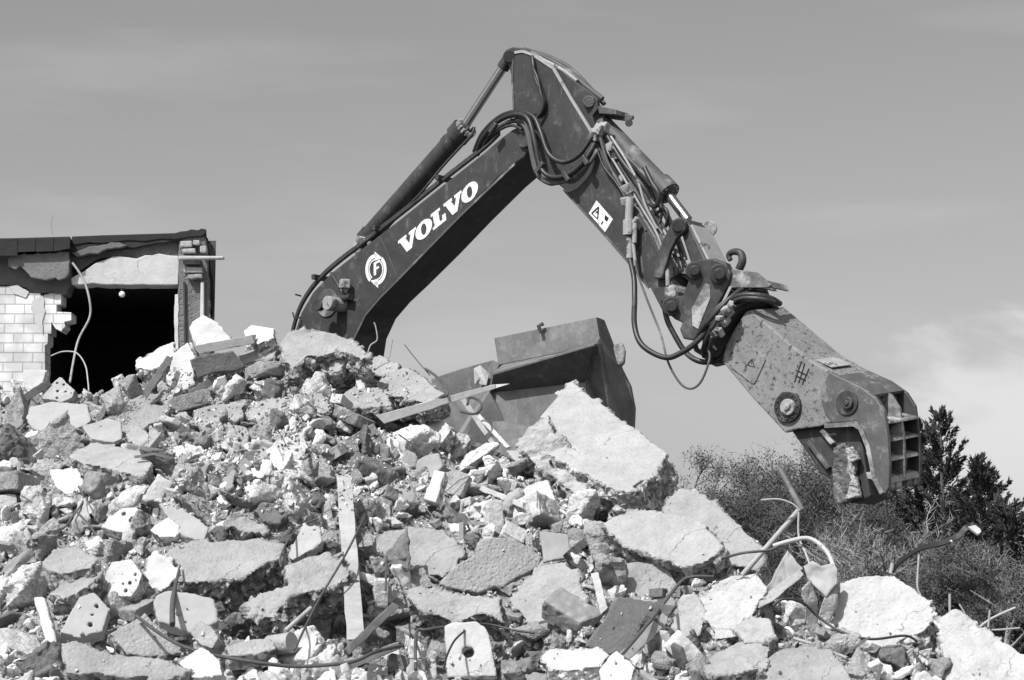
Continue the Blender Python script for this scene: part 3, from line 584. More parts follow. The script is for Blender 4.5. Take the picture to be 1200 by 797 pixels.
PT('thin_wire', 'hair-thin wire springing up over the crest toward the sky', 'wire', 'the thin springing wire', [(504, 440, 21), (490, 424, 21.1), (474, 404, 21.3)], .005, 'rust', group=RB)
PT('crest_wire', 'short kinked wire on the crest in front of the boom', 'wire', 'the kinked crest wire', [(430, 418, 21.5), (434, 405, 21.5), (442, 398, 21.5), (440, 382, 21.5), (438, 378, 21.5)], .007, 'wire', group=RB)
PT('crest_wire', 'straight short wire on the crest right of the kinked one', 'wire', 'the straight crest wire', [(456, 420, 21.4), (460, 398, 21.4)], .006, 'wire', group=RB)
PT('loose_cable', 'short dark cord hooked over stones left of the black-holed block', 'cord', 'the hooked cord', [(50, 612), (72, 620), (86, 604), (98, 585), (92, 570)], .009, 'rust', lift=.4, group=RB)
PT('dark_wire', 'dark wire trailing from the black-holed block to the stepped-front slab', 'wire', 'the trailing wire', [(88, 598), (105, 616), (118, 636), (126, 652)], .010, 'rust', lift=.5, group=RB)
PT('black_strip', 'short black strip stuck in the chunks under the big leaning slab', 'strip', 'the black strip', [(645, 541), (650, 556), (655, 572)], .016, 'ink', lift=.45, group=RB)
# right: crossed pipes, cables, strip, rods against the trees
PT('thin_pipe', 'thin pale pipe leaning up from the crumbling boulder to the knot', 'pipe', 'the lower pipe', [(870, 674, 16.6), (936, 598, 16.5)], .022, 'wire', n=10, group=RB)
PT('thin_pipe', 'short dark double pipe leaning down onto the knot from the upper left', 'pipe', 'the upper pipe', [(914, 550, 16.6), (940, 598, 16.45)], .024, 'bucket', n=10, group=RB)
PT('curved_wire', 'thin curved wire springing left from the knot of the pipes', 'wire', 'the curved wire', [(937, 598, 16.4), (928, 590, 16.4), (912, 585, 16.4), (892, 586, 16.4)], .007, 'wire', group=RB)
PT('hanging_wire', 'thin wire hanging from the knot to the crumpled sheets', 'wire', 'the hanging wire', [(936, 600, 16.4), (936, 628, 16.4), (944, 648, 16.3), (950, 664, 16.2)], .009, 'wire', group=RB)
PT('thick_cable', 'thick pale cable arching over the crumpled metal sheets', 'cable', 'the thick arched cable', [(906, 640, 16.3), (926, 634, 16.3), (948, 631, 16.3), (966, 643, 16.2), (976, 662, 16.1), (979, 690, 16.0), (972, 712, 16.0)], .018, 'wire', n=10, group=RB)
PT('long_wire', 'long thin wire crossing the wide smooth slab toward the thick cable', 'wire', 'the long crossing wire', [(796, 683), (828, 662), (866, 649), (900, 645), (916, 638, 16.3), (930, 632, 16.3)], .011, 'rust', lift=.65, group=RB)
PT('front_cable', 'dark thin cable snaking across the front of the large white boulder', 'cable', 'the snaking cable', [(906, 710, 15.4), (918, 702, 15.4), (940, 706, 15.4), (958, 722, 15.4), (985, 740, 15.3), (1020, 749, 15.2), (1060, 745, 15.2), (1075, 752, 15.2)], .010, 'rubber', group=RB)
PT('front_cable', 'thick pale cable lying under the crumpled sheets toward the bottom edge', 'cable', 'the low pale cable', [(930, 748, 15.4), (960, 758, 15.3), (1000, 775, 15.2), (1020, 790, 15.1)], .014, 'wire', group=RB)
PT('crest_rod', 'thin straight rod standing in front of the corner boulder', 'rod', 'the right rod', [(1113, 742, 15.8), (1113, 696, 15.8)], .010, 'wire', group=RB)
PT('crest_rod', 'thin bent rod standing behind the large smooth white boulder', 'rod', 'the middle rod', [(1079, 698, 16.6), (1075, 686, 16.6), (1077, 650, 16.6)], .009, 'wire', group=RB)
PT('bent_twig', 'short bent twig right of the right rod', 'twig', 'the bent twig', [(1132, 728, 16.4), (1130, 718, 16.4), (1124, 708, 16.4)], .007, 'wire', group=RB)
PT('far_twig', 'long curved twig arching off to the right edge', 'twig', 'the long curved twig', [(1140, 742, 16.3), (1160, 726, 16.3), (1190, 712, 16.3)], .010, 'wire', group=RB)
PT('far_twig', 'low flat twig near the right edge of the heap', 'twig', 'the low flat twig', [(1150, 738, 16.3), (1170, 738, 16.2), (1195, 736, 16.2)], .008, 'wire', group=RB)
PT('far_twig', 'short upright twig near the right edge', 'twig', 'the short upright twig', [(1158, 735, 16.2), (1160, 715, 16.2)], .008, 'wire', group=RB)
PT('small_stub', 'short pale stub at the foot of the bent steel strip', 'rod', 'the pale stub', [(1044, 672, 16.7), (1046, 660, 16.7)], .018, 'wire', group=RB)
# bent flat strip
def ribbon(name, label, pts, wd, th, m, cat, group=None, short=None):
    b = MB(); P = [at(*p) for p in pts]; Q = []
    tmp = MB(); 
    k = 6
    for i in range(len(P) - 1):
        p0 = P[max(i - 1, 0)]; p1 = P[i]; p2 = P[i + 1]; p3 = P[min(i + 2, len(P) - 1)]
        for j in range(k):
            t = j / k; Q.append(.5 * ((2 * p1) + (p2 - p0) * t + (2 * p0 - 5 * p1 + 4 * p2 - p3) * t * t + (3 * p1 - p0 - 3 * p2 + p3) * t ** 3))
    Q.append(P[-1]); base = 0
    for i, p in enumerate(Q):
        tt = (Q[min(i + 1, len(Q) - 1)] - Q[max(i - 1, 0)]).normalized(); a = .35 + 1.1 * i / len(Q)
        ax = Vector((0, math.cos(a), math.sin(a))); ax = (ax - tt * ax.dot(tt)).normalized(); nn = tt.cross(ax)
        for s_, u_ in ((-1, -1), (1, -1), (1, 1), (-1, 1)): b.v.append(tuple(p + ax * s_ * wd / 2 + nn * u_ * th / 2))
    for i in range(len(Q) - 1):
        for q_ in range(4): a0 = i * 4 + q_; a1 = i * 4 + (q_ + 1) % 4; b.f.append([a0, a1, a1 + 4, a0 + 4])
    b.f.append([3, 2, 1, 0]); e = (len(Q) - 1) * 4; b.f.append([e, e + 1, e + 2, e + 3])
    o = b.build(name, MT[m], smooth=50); tag(o, label, cat, group); register(o, short, pts[1][:2]); return o
SS = ribbon('steel_strip', 'bent dark flat steel strip rising above the large smooth white boulder', [(1045, 670, 16.7), (1058, 656, 16.7), (1078, 643, 16.7), (1102, 637, 16.6), (1122, 629, 16.6), (1132, 619, 16.6), (1141, 616, 16.6), (1151, 623, 16.5)], .05, .012, 'ink', 'steel strip', RB, 'the bent steel strip')
b = MB(); b.prism([at(1134, 617, 16.57), at(1143, 615, 16.55), at(1152, 622, 16.5), at(1146, 626, 16.5)], Vector((0, .02, -.015))); b.build('strip_end', MT['wire'], SS, bevel=.003)
# crumpled sheets
def sheet(name, label, poly, n, bulge, m, depth, short):
    n = Vector(n).normalized(); c = cen(poly); P0 = at(c[0], c[1], depth); op = outline(poly, .8, 9)
    bm = bmesh.new(); vs_ = [bm.verts.new(on_plane(x, y, P0, n)) for x, y in op]; f = bm.faces.new(vs_)
    bmesh.ops.triangulate(bm, faces=bm.faces); 
    for _ in range(3): bmesh.ops.subdivide_edges(bm, edges=bm.edges, cuts=1, use_grid_fill=True)
    co = np.array([v.co[:] for v in bm.verts]); d = (fbm(co * 3.2, 2, int(c[0])) + .35 * np.abs(fbm(co * 9, 2, 5))) * bulge
    for v, dd in zip(bm.verts, d): v.co += n * float(dd)
    me = bpy.data.meshes.new(name); bm.to_mesh(me); bm.free()
    for p in me.polygons: p.use_smooth = True
    o = link(name, me, MT[m]); md = o.modifiers.new('s', 'SOLIDIFY'); md.thickness = .008; recentre(o)
    tag(o, label, 'metal sheet', 'crumpled sheets under the arched cable'); register(o, short, c); return o
sheet('crumpled_sheet', 'triangular grey metal sheet folded against the pale boulder', [(896, 690), (912, 664), (925, 643), (942, 666), (918, 688), (898, 702)], (.1, -.95, .2), .07, 'smooth', 16.2, 'the triangular metal sheet')
sheet('crumpled_sheet', 'upper crumpled grey sheet hanging from the arched cable', [(942, 664), (952, 658), (962, 664), (975, 661), (981, 668), (980, 686), (968, 702), (956, 690), (946, 678)], (-.1, -.97, .15), .08, 'smooth', 15.9, 'the upper crumpled sheet')
sheet('crumpled_sheet', 'narrow dark sheet hanging straight down in the dark gap', [(936, 690), (946, 680), (956, 700), (962, 752), (950, 748), (942, 720)], (.4, -.9, .1), .05, 'mid', 15.8, 'the narrow hanging sheet')
sheet('crumpled_sheet', 'curled lower sheet beside the large smooth white boulder', [(964, 700), (980, 684), (978, 712), (966, 740), (958, 724)], (.3, -.95, .1), .06, 'mid', 15.85, 'the curled lower sheet')
sheet('crumpled_sheet', 'pale folded strip of sheet lying across the metal triangle', [(880, 708), (900, 692), (938, 668), (942, 674), (916, 696), (890, 712)], (-.2, -.75, .6), .03, 'pale', 15.9, 'the pale folded strip')

# ------------------------------------------------------------------ loose pieces filling the heap
def unit_rock(kind, seed, fine=True):
    r = random.Random(seed); bm = bmesh.new(); npr = np.random.default_rng(seed)
    if kind == 'chunk':
        dims = (1, r.uniform(.55, .9), r.uniform(.4, .75)); P = [(Vector((r.uniform(-.5, .5), r.uniform(-.5, .5), r.uniform(-.5, .5)))) for _ in range(9)]
    elif kind == 'lump':
        dims = (1, r.uniform(.75, 1), r.uniform(.6, .85)); P = []
        for _ in range(18):
            v = Vector(npr.normal(size=3)).normalized() * .5; P.append(v) if _ < 11 else None
    elif kind == 'brick':
        dims = (1, r.uniform(.45, .7), r.uniform(.3, .5)); P = [Vector((sx * .5 - (sx > 0) * r.uniform(0, .25), sy * .5, sz * .5)) for sx in (-1, 1) for sy in (-1, 1) for sz in (-1, 1)]
    else:
        dims = (1, r.uniform(.55, .85), r.uniform(.10, .18)); P = []
        for k in range(7):
            a = 2 * math.pi * k / 7 + r.uniform(-.3, .3); q_ = r.uniform(.35, .55); P += [Vector((math.cos(a) * q_, math.sin(a) * q_, .5)), Vector((math.cos(a) * q_ * .96, math.sin(a) * q_ * .96, -.5))]
    for p in P: bm.verts.new((p.x * dims[0], p.y * dims[1], p.z * dims[2]))
    h = bmesh.ops.convex_hull(bm, input=bm.verts)
    for g_ in [x for x in h['geom_interior'] if isinstance(x, bmesh.types.BMVert)]: 
        if g_.is_valid: bm.verts.remove(g_)
    me = bpy.data.meshes.new('rock')
    if fine:
        bm.to_mesh(me); bm.free(); me = remeshed(me, .06 if fine == 'mid' else .035)
        rough = {'chunk': .05, 'lump': .075, 'brick': .028, 'plate': .022}[kind]
        roughen(me, None, 0, rough, seed, 5.)
        bm = bmesh.new(); bm.from_mesh(me)
        for f in bm.faces: f.smooth = False
        bm.to_mesh(me); bm.free()
    else:
        bmesh.ops.triangulate(bm, faces=bm.faces)
        if kind == 'lump':
            bmesh.ops.subdivide_edges(bm, edges=bm.edges, cuts=1); bmesh.ops.triangulate(bm, faces=bm.faces)
            for v in bm.verts: v.co += Vector(npr.normal(size=3)) * .035
        bm.to_mesh(me); bm.free()
    return me
KINDS = {'chunk': [unit_rock('chunk', s) for s in range(10, 22)], 'lump': [unit_rock('lump', s) for s in range(30, 37)], 'brick': [unit_rock('brick', s) for s in range(50, 54)], 'plate': [unit_rock('plate', s) for s in range(70, 76)]}
_cache = {}
def tinted(me, m):
    k = (me.name, m)
    if k not in _cache: c = me.copy(); c.materials.clear(); c.materials.append(MT[m]); _cache[k] = c
    return _cache[k]
BV = BVHTree.FromPolygons(mb_v, mb_f)
HERO_TOTAL = len(HEROES); F_HERO = len(mb_f)
TONEW = {'white': 'white', 'pale': 'pale', 'mid': 'grey', 'smooth': 'smooth grey', 'chalk': 'pale', 'dark': 'dark', 'brick': 'dull'}
NOUN = {'chunk': ('concrete_chunk', 'angular chunk', 'concrete chunk'), 'lump': ('mortar_lump', 'rough lump', 'mortar lump'), 'brick': ('brick_piece', 'squared brick piece', 'brick piece'), 'plate': ('slab_fragment', 'thin flat fragment', 'slab fragment')}
fill = []; used_px = []
N_FILL = 290
cand = 0
def covers(px, py, r, limit, tree=None):
    """would a stone of that size lie in front of the big slabs?"""
    k = 0
    for a in range(8):
        l, n, i = hit(px + r * math.cos(a * .785), py + r * math.sin(a * .785), tree)
        if i is not None and MOUND_FACES <= i < F_HERO: k += 1
    return k > limit
while len(fill) < N_FILL and cand < 60000:
    cand += 1
    px = random.uniform(5, 1195); py = random.uniform(400, 795)
    l, n, i = hit(px, py)
    if l is None or l.z < .4 or l.y > 23: continue
    if i >= MOUND_FACES: continue
    if any(math.hypot(px - a, py - b) < 70 * c for a, b, c in HOLLOWS): continue
    big = max(0, 1 - cand / 16000)
    fine_zone = 200 < px < 470 and 440 < py < 580
    dpx = (19 + 42 * big ** 1.4 + random.uniform(-4, 6)) * (.75 if fine_zone else 1)
    if any((px - a) ** 2 + (py - b) ** 2 < ((dpx + c) * .30) ** 2 for a, b, c in used_px): continue
    if covers(px, py, dpx * .36, 3): continue
    used_px.append((px, py, dpx)); s = dpx / F * (l - CAM).length
    k = random.choices(['chunk', 'lump', 'brick', 'plate'], [48, 20, 14, 18])[0]
    m = random.choices(['white', 'pale', 'mid', 'smooth', 'dark', 'brick'], [30, 28, 15, 7, 10, 10])[0]
    if fine_zone and m == 'white' and random.random() < .6: m = 'mid'
    if k == 'brick' and m == 'smooth': m = 'brick'
    me = tinted(random.choice(KINDS[k]), m); nm, noun, cat = NOUN[k]
    o = bpy.data.objects.new(nm, me); COL.objects.link(o); s *= 1.15
    rot = Euler((random.uniform(-.6, .6) + (.5 if k == 'plate' else 0), random.uniform(-.5, .5), random.uniform(0, 6.28)))
    if k in ('chunk', 'lump'): rot = Euler([random.uniform(0, 6.28) for _ in range(3)])
    o.rotation_euler = rot; sv = Vector((s, s * random.uniform(.85, 1.15), s * random.uniform(.8, 1.15))); o.scale = sv
    pos = l + n * s * (.14 if k != 'plate' else .10) + Vector((0, -1, 0)) * s * .05; o.location = pos
    mt = Matrix.LocRotScale(pos, rot, sv)
    fill.append((o, px, py, dpx, m, noun, cat, mt, me))
# labels: say where each one lies against the nearest big piece
def direction(dx, dy):
    h = 'left' if dx < 0 else 'right'; v = 'above' if dy < 0 else 'below'
    if abs(dx) > 2.2 * abs(dy): return 'left of' if dx < 0 else 'right of'
    if abs(dy) > 2.2 * abs(dx): return v
    return ('upper ' if dy < 0 else 'lower ') + h + ' of'
def size_word(d): return 'big' if d > 46 else 'middling' if d > 34 else 'small' if d > 25 else 'little'
byl = {}
for rec in fill:
    o, px, py, dpx, m, noun, cat, mt, me = rec
    hs = sorted(HEROES, key=lambda h: (h[1][0] - px) ** 2 + (h[1][1] - py) ** 2)[0]
    dist = math.hypot(hs[1][0] - px, hs[1][1] - py)
    lab = f"{size_word(dpx)} {TONEW[m]} {noun} {direction(px - hs[1][0], py - hs[1][1])} {hs[0]}"
    byl.setdefault(lab, []).append((dist, rec))
for lab, L_ in byl.items():
    L_.sort(key=lambda z: z[0])
    for k, (dist, rec) in enumerate(L_):
        t = lab if len(L_) == 1 else (('nearest ' if k == 0 else 'next ' if k == 1 else 'outermost ') + lab)
        tag(rec[0], t, rec[6], 'loose pieces of masonry in the rubble heap')
for o, px, py, dpx, m, noun, cat, mt, me in fill:
    b = len(mb_v); mb_v.extend([tuple(mt @ v.co) for v in me.vertices]); mb_f.extend([[b + i for i in f.vertices] for f in me.polygons])
BV2 = BVHTree.FromPolygons(mb_v, mb_f)
# countless small stones: one object
LOW = [unit_rock(k, 100 + s, False) for s in range(9) for k in ('chunk', 'chunk', 'plate', 'chunk', 'chunk', 'plate')] + [unit_rock('brick', 400 + s, False) for s in range(3)] + [unit_rock('lump', 300 + s, False) for s in range(4)]
LOWN = []
for me in LOW:
    co = np.array([v.co[:] for v in me.vertices]); f = np.array([list(p.vertices) for p in me.polygons if len(p.vertices) == 3]); LOWN.append((co, f))
MEDN = []
for k in range(14):
    me = unit_rock(['chunk', 'plate', 'chunk', 'lump', 'chunk', 'brick', 'plate'][k % 7], 600 + k, 'mid')
    bm = bmesh.new(); bm.from_mesh(me); bmesh.ops.triangulate(bm, faces=bm.faces); bm.to_mesh(me); bm.free()
    MEDN.append((np.array([v.co[:] for v in me.vertices]), np.array([list(p.vertices) for p in me.polygons])))
SV = []; SF = []; ST = []; nb = 0; F_MOUND2 = MOUND_FACES
def add_stone(pos, s, tone):
    global nb
    co, f = random.choice(MEDN if s > .105 else LOWN); q_ = Euler([random.uniform(0, 6.28) for _ in range(3)]).to_matrix()
    c = (co * s * rng.uniform(.75, 1.2, 3)) @ np.array(q_).T + np.array(pos); SV.append(c); SF.append(f + nb); ST.append(np.full(len(c), tone)); nb += len(c)
def rtone():
    return random.choices([random.uniform(.6, .8), random.uniform(.4, .58), random.uniform(.22, .36), random.uniform(.08, .18)], [32, 40, 18, 10])[0]
def scatter(count, lo, hi, xr=(-15, 1215), yr=(385, 830), keep_hero=.08, pw=2.0):
    made = 0; tries = 0
    while made < count and tries < count * 6:
        tries += 1; px = random.uniform(*xr); py = random.uniform(*yr)
        if random.random() < .8 and any(math.hypot(px - a, py - b) < 65 * c for a, b, c in HOLLOWS): continue
        l, n, i = hit(px, py, BV2)
        if l is None or l.z < .15 or l.y > 24: continue
        if i >= MOUND_FACES:
            if n.z < .25 or random.random() > keep_hero: continue
        s = lo + (hi - lo) * random.random() ** pw
        if s > .08 and covers(px, py, s * F / l.y * .42, 1, BV2): continue
        add_stone(l + n * s * .18, s, rtone()); made += 1
scatter(620, .18, .34, keep_hero=0, pw=1.5)
scatter(800, .10, .20, keep_hero=0, pw=1.3)
scatter(1900, .03, .10, keep_hero=.003)
scatter(7000, .012, .04, keep_hero=.02)
scatter(3500, .02, .06, xr=(190, 480), yr=(430, 600), keep_hero=.15)
# the back and flanks of the heap, seen from a step aside
for _ in range(1800):
    x = random.uniform(-9.5, 9.5); y = random.uniform(12.5, 24); l, n, i, d = BV2.ray_cast(Vector((x, y, 12)), Vector((0, 0, -1)))
    if l is not None and l.z > .1 and i < MOUND_FACES: s = .04 + .16 * random.random() ** 2; add_stone(l + n * s * .15, s, rtone())
SV = np.concatenate(SV); SF = np.concatenate(SF); ST = np.concatenate(ST)
me = bpy.data.meshes.new('stones'); me.vertices.add(len(SV)); me.vertices.foreach_set('co', SV.ravel()); me.loops.add(SF.size); me.loops.foreach_set('vertex_index', SF.ravel().astype(np.int32))
me.polygons.add(len(SF)); me.polygons.foreach_set('loop_start', np.arange(0, SF.size, 3, dtype=np.int32)); me.polygons.foreach_set('loop_total', np.full(len(SF), 3, dtype=np.int32)); me.update(calc_edges=True); me.shade_flat()
a_ = me.attributes.new('tone', 'FLOAT', 'POINT'); a_.data.foreach_set('value', ST.astype(np.float32))
tag(link('small_stones', me, MT['stones']), 'countless small stones, crumbs and splinters of masonry between the bigger pieces', 'small stones', kind='stuff')
# splinters and short wires lost in the heap
b = MB()
for _ in range(230):
    px = random.uniform(0, 1200); py = random.uniform(420, 800); l, n, i = hit(px, py, BV2)
    if l is None or l.y > 23 or i in range(MOUND_FACES, F_HERO): continue
    d = Vector((random.gauss(0, 1), random.gauss(0, .6), random.gauss(0, .5))).normalized(); L_ = random.uniform(.06, .38); r_ = random.choice([.004, .006, .010, .016])
    p = l + n * .04; b.tube([p - d * L_ / 2, p + Vector((0, 0, random.uniform(-.02, .04))), p + d * L_ / 2], r_, 4)
tag(b.build('wood_splinters', MT['darkwood']), 'scattered splinters and wire ends strewn over the whole heap', 'splinters', kind='stuff')
# ------------------------------------------------------------------ demolition excavator
PHI = R(-40); BN = Vector((math.sin(PHI), -math.cos(PHI), 0)); BH = Vector((math.cos(PHI), math.sin(PHI), 0))
BP = at(600, 200, 26.0); BW = .62
def P(px, py, off=0.): return on_plane(px, py, BP - BN * off, BN)       # off metres behind the near face
root = empty('demolition_excavator', (-5.0, 31.0, 0)); tag(root, 'dark high-reach demolition excavator with a crusher jaw on its bent arm', 'excavator')
def HZ(p): v = p - BP; return v.dot(BH), v.z
def W(h, z, off=0.): return BP + BH * h + Vector((0, 0, z)) - BN * off
h0, z0_ = HZ(P(347, 384)); hb, zb = HZ(P(412, 425))
# boom
near = [P(x, y) for x, y in [(389, 319), (430, 287), (470, 256), (520, 216), (566, 180), (588, 161), (600, 152), (611, 147), (620, 150), (624, 158), (622, 170), (614, 184), (603, 192), (581, 211), (540, 252), (503, 291), (466, 328), (445, 348), (428, 368), (417, 392), (412, 425)]]
near += [W(hb - .25, zb - 1.0), W(hb - .9, zb - 2.0), W(h0 - 1.3, z0_ - 2.7), W(h0 - 1.6, z0_ - 2.4), W(h0 - .9, z0_ - 1.4), W(h0 - .25, z0_ - .55)] + [P(347, 384), P(353, 366), P(367, 342)]
b = MB(); b.prism(near, -BN * BW); boom = b.build('boom', MT['paint'], root, bevel=.018)
def strip(pts, wd, off, th, name, m, parent, closed=False):
    b = MB()
    for i in range(len(pts) - 1):
        a, c = pts[i], pts[i + 1]; d = (P(*c) - P(*a)).normalized(); s = d.cross(BN).normalized() * wd / 2
        b.prism([P(*a, off) - s, P(*c, off) - s, P(*c, off) + s, P(*a, off) + s], -BN * th)
    return b.build(name, MT[m], parent)
strip([(414, 398), (428, 369), (445, 349), (466, 328), (540, 252), (603, 192)], .03, -.012, .012, 'highlight_flange', 'dusty', boom)  # flange in a lighter tone, painting in the highlight along the lower edge
strip([(445, 276), (467, 327)], .012, -.004, .004, 'seam', 'dusty', boom)
# lettering: V O L V O slab capitals
b = MB()
BL = (469.3, 301.2); bdir = (.777 * .268, -.629 * .268); udir = (-.03, -.185)
def G(u, v, off=-.005): return P(BL[0] + bdir[0] * u + udir[0] * v, BL[1] + bdir[1] * u + udir[1] * v, off)
def glyph(pts, u0): b.prism([G(u0 + u, v, -.006) for u, v in pts], -BN * .005)
Vg = [(0, 100), (46, 100), (46, 83), (39, 83), (55, 36), (69, 83), (60, 83), (60, 100), (100, 100), (100, 83), (92, 83), (64, 0), (36, 0), (9, 83), (0, 83)]
Lg = [(0, 100), (50, 100), (50, 83), (40, 83), (40, 19), (56, 19), (56, 44), (74, 44), (74, 0), (0, 0), (0, 17), (10, 17), (10, 83), (0, 83)]
def oval(u0, rx=46, ry=52, ix=15, iy=34):
    k = 32
    for i in range(k):
        a0 = 2 * math.pi * i / k; a1 = 2 * math.pi * (i + 1) / k
        q_ = [(u0 + rx + r_x * math.cos(a), 50 + r_y * math.sin(a)) for r_x, r_y, a in ((rx, ry, a0), (rx, ry, a1), (ix, iy, a1), (ix, iy, a0))]
        b.prism([G(*t, -.006) for t in q_], -BN * .005)
glyph(Vg, 0); oval(92); glyph(Lg, 184); glyph(Vg, 256); oval(350)
b.build('lettering', MT['marking'], boom)
# round emblem: two chasing arrows about an F
b = MB(); EC = (440.5, 316)
def EM(x, y, off=-.006): return P(EC[0] + x, EC[1] - y, off)
def arc(a0, a1, ro, ri, k=12):
    for i in range(k):
        a = a0 + (a1 - a0) * i / k; c = a0 + (a1 - a0) * (i + 1) / k
        b.prism([EM(ro * 1. * math.cos(R(t)) * .80, ro * 1.18 * math.sin(R(t))) if o_ else EM(ri * math.cos(R(t)) * .80, ri * 1.18 * math.sin(R(t))) for t, o_ in ((a, 1), (c, 1), (c, 0), (a, 0))], -BN * .005)
arc(-100, 52, 15.5, 11.6); arc(80, 232, 15.5, 11.6); arc(85, 235, 10.6, 9.4, 10); arc(-95, 55, 10.6, 9.4, 10)
b.prism([EM(-1.5, 21), EM(7.5, 13.5), EM(-1, 10.5)], -BN * .005); b.prism([EM(2.5, -21.5), EM(-6.5, -13), EM(2, -11)], -BN * .005)
for q_ in ([(-2.6, -7.5), (.2, -6), (.2, 7), (-2.6, 5.5)], [(-2.6, 5.5), (-2.6, 8), (4.6, 12), (4.6, 9)], [(.2, 0), (.2, 2.4), (3.6, 4.4), (3.6, 2)]):
    b.prism([EM(x, y, -.0065) for x, y in q_], -BN * .0055)
b.build('emblem', MT['marking'], boom)
# boom fittings
def pin(name, px, py, r, length, m, parent, off=-.03, n=24, bolts=0):
    b = MB(); c = P(px, py, off); b.cyl(c, c - BN * length, r, n)
    if bolts:
        for i in range(bolts):
            a = 2 * math.pi * i / bolts; d = BH * math.cos(a) + Vector((0, 0, 1)) * math.sin(a); q_ = c + d * r * .80 + BN * .012; b.cyl(q_, q_ - BN * .03, r * .09, 6)
    return b.build(name, MT[m], parent, bevel=.006)
lp = pin('lower_pin_boss', 383, 355, .20, .05, 'dusty', boom, off=-.02)
b = MB(); c = P(383, 355, -.30); b.cyl(c, c - BN * .32, .10, 20); b.build('pin_tube', MT['light'], boom, bevel=.01)
b = MB(); c = P(373, 357, -.30); b.cyl(c + BN * .02, c - BN * .06, .085, 18); b.build('pin_tube_cap', MT['steel'], boom, bevel=.008)
pin('arm_pivot_pin', 614, 163, .11, .06, 'steel', boom, off=-.05)
b = MB(); c = P(404, 333, -.12); b.box(c, .13, .12, .13, Matrix.Rotation(R(20), 3, 'Z')); wl = b.build('work_light', MT['light'], boom, bevel=.015)
b = MB(); b.tube([P(388, 320, -.02), P(396, 333, -.08), P(403, 345, -.08), P(406, 352, -.06)], .022, 8); b.tube([P(398, 350, -.05), P(411, 348, -.10)], .045, 10); b.tube([P(401, 338, -.07), P(399, 366, -.03)], .02, 8); b.build('light_bracket', MT['steel'], boom)
b = MB(); b.prism([P(410, 296, .12), P(419, 276, .12), P(427, 278, .12), P(436, 286, .12), P(420, 298, .12)], -BN * .06); b.prism([P(410, 296, .46), P(419, 276, .46), P(427, 278, .46), P(436, 286, .46), P(420, 298, .46)], -BN * .06)
b.cyl(P(424, 283, .05), P(424, 283, .60), .06); b.build('cylinder_lug', MT['muddy'], boom, bevel=.01)
for k, (oy, of, r_) in enumerate(((-3, .06, .026), (-5.5, .14, .026), (-4, .30, .02))):
    b = MB(); b.tube([P(343, 392 + oy, of), P(351, 366 + oy, of), P(366, 341 + oy, of), P(389, 317 + oy, of), P(430, 285 + oy, of), P(470, 254 + oy, of), P(520, 214 + oy, of), P(566, 178 + oy, of), P(585, 160 + oy, of)], r_, 8, smooth=5)
    b.build('hydraulic_pipe', MT['steel'], boom, smooth=60)
b = MB()
for x, y in ((376, 330), (447, 273), (521, 214)):
    b = MB(); b.box(P(x, y - 4, .12), .06, .32, .07, Matrix.Rotation(PHI, 3, 'Z')); b.build('pipe_clamp', MT['steel'], boom, bevel=.006)
b = MB(); b.tube([P(352, 372, -.03), P(345, 374, -.12), P(343, 366, -.14)], .012, 6); b.build('step_hook', MT['steel'], boom); b = MB(); b.tube([P(353, 347, -.02), P(346, 345, -.1)], .012, 6); b.build('step_hook', MT['steel'], boom)
# stick
nears = [(590, 66), (592, 58), (600, 55), (613, 56), (624, 62), (648, 79), (669, 115), (693, 154), (705, 178), (733, 224), (765, 278), (782, 318), (797, 352), (797, 366), (787, 371), (776, 365), (762, 338), (735, 306), (700, 266), (661, 222), (640, 205), (626, 188), (615, 172), (606, 152), (601, 128), (600, 95), (596, 78)]
b = MB(); b.prism([P(x, y, .03) for x, y in nears], -BN * (BW - .10)); stick = b.build('arm', MT['paint'], root, bevel=.02)
strip([(600, 62), (612, 60), (624, 64), (648, 80), (669, 116), (693, 155)], .035, .015, .03, 'pale_top_edge', 'light', stick)  # pale strip puts the lit top face, seen edge-on, into colour
strip([(705, 182), (733, 230), (757, 270)], .025, .015, .03, 'pale_top_edge', 'dusty', stick)
strip([(601, 66), (600, 95), (602, 128)], .03, .018, .02, 'front_flange', 'dusty', stick)
strip([(660, 222), (700, 266), (735, 306), (760, 337)], .03, .018, .02, 'rear_flange', 'dusty', stick)
b = MB(); b.cyl(P(597, 66, -.02), P(597, 66, BW - .02), .085, 20); b.build('upper_pin', MT['steel'], stick, bevel=.01)
# warning label with triangle and pictogram
lb = [(699, 235), (718, 257), (709, 272), (690, 250)]
b = MB(); b.prism([P(x, y, .024) for x, y in lb], -BN * .006); wlb = b.build('warning_label', MT['marking'], stick)
b = MB()
def lquad(u0, v0, u1, v1, off=.019):
    def q_(u, v): return P(690 + (699 - 690) * (1 - v) + 19 * u * 1.0, 250 - 15 * (1 - v) + 22 * u, off)
    return [q_(u0, v0), q_(u1, v0), q_(u1, v1), q_(u0, v1)]
def lq(u, v, off=.019): return P(690 + 9 * (1 - v) + 19 * u, 250 - 15 * (1 - v) + 22 * u, off)
tri = [(.10, .86), (.44, .80), (.22, .18)]
for i in range(3):
    a, c = Vector(tri[i]), Vector(tri[(i + 1) % 3]); d = (c - a).normalized(); s = Vector((-d.y, d.x)) * .028
    b.prism([lq(*(a - s)), lq(*(c - s)), lq(*(c + s)), lq(*(a + s))], -BN * .004)
b.prism([lq(.22, .6), lq(.32, .55), (lq(.26, .4))], -BN * .004)
b.prism([lq(.62, .2), lq(.82, .15), lq(.84, .42), lq(.70, .45)], -BN * .004); b.prism([lq(.66, .6), lq(.71, .6), lq(.71, .85), lq(.66, .85)], -BN * .004)
b.build('label_pictogram', MT['ink'], wlb)
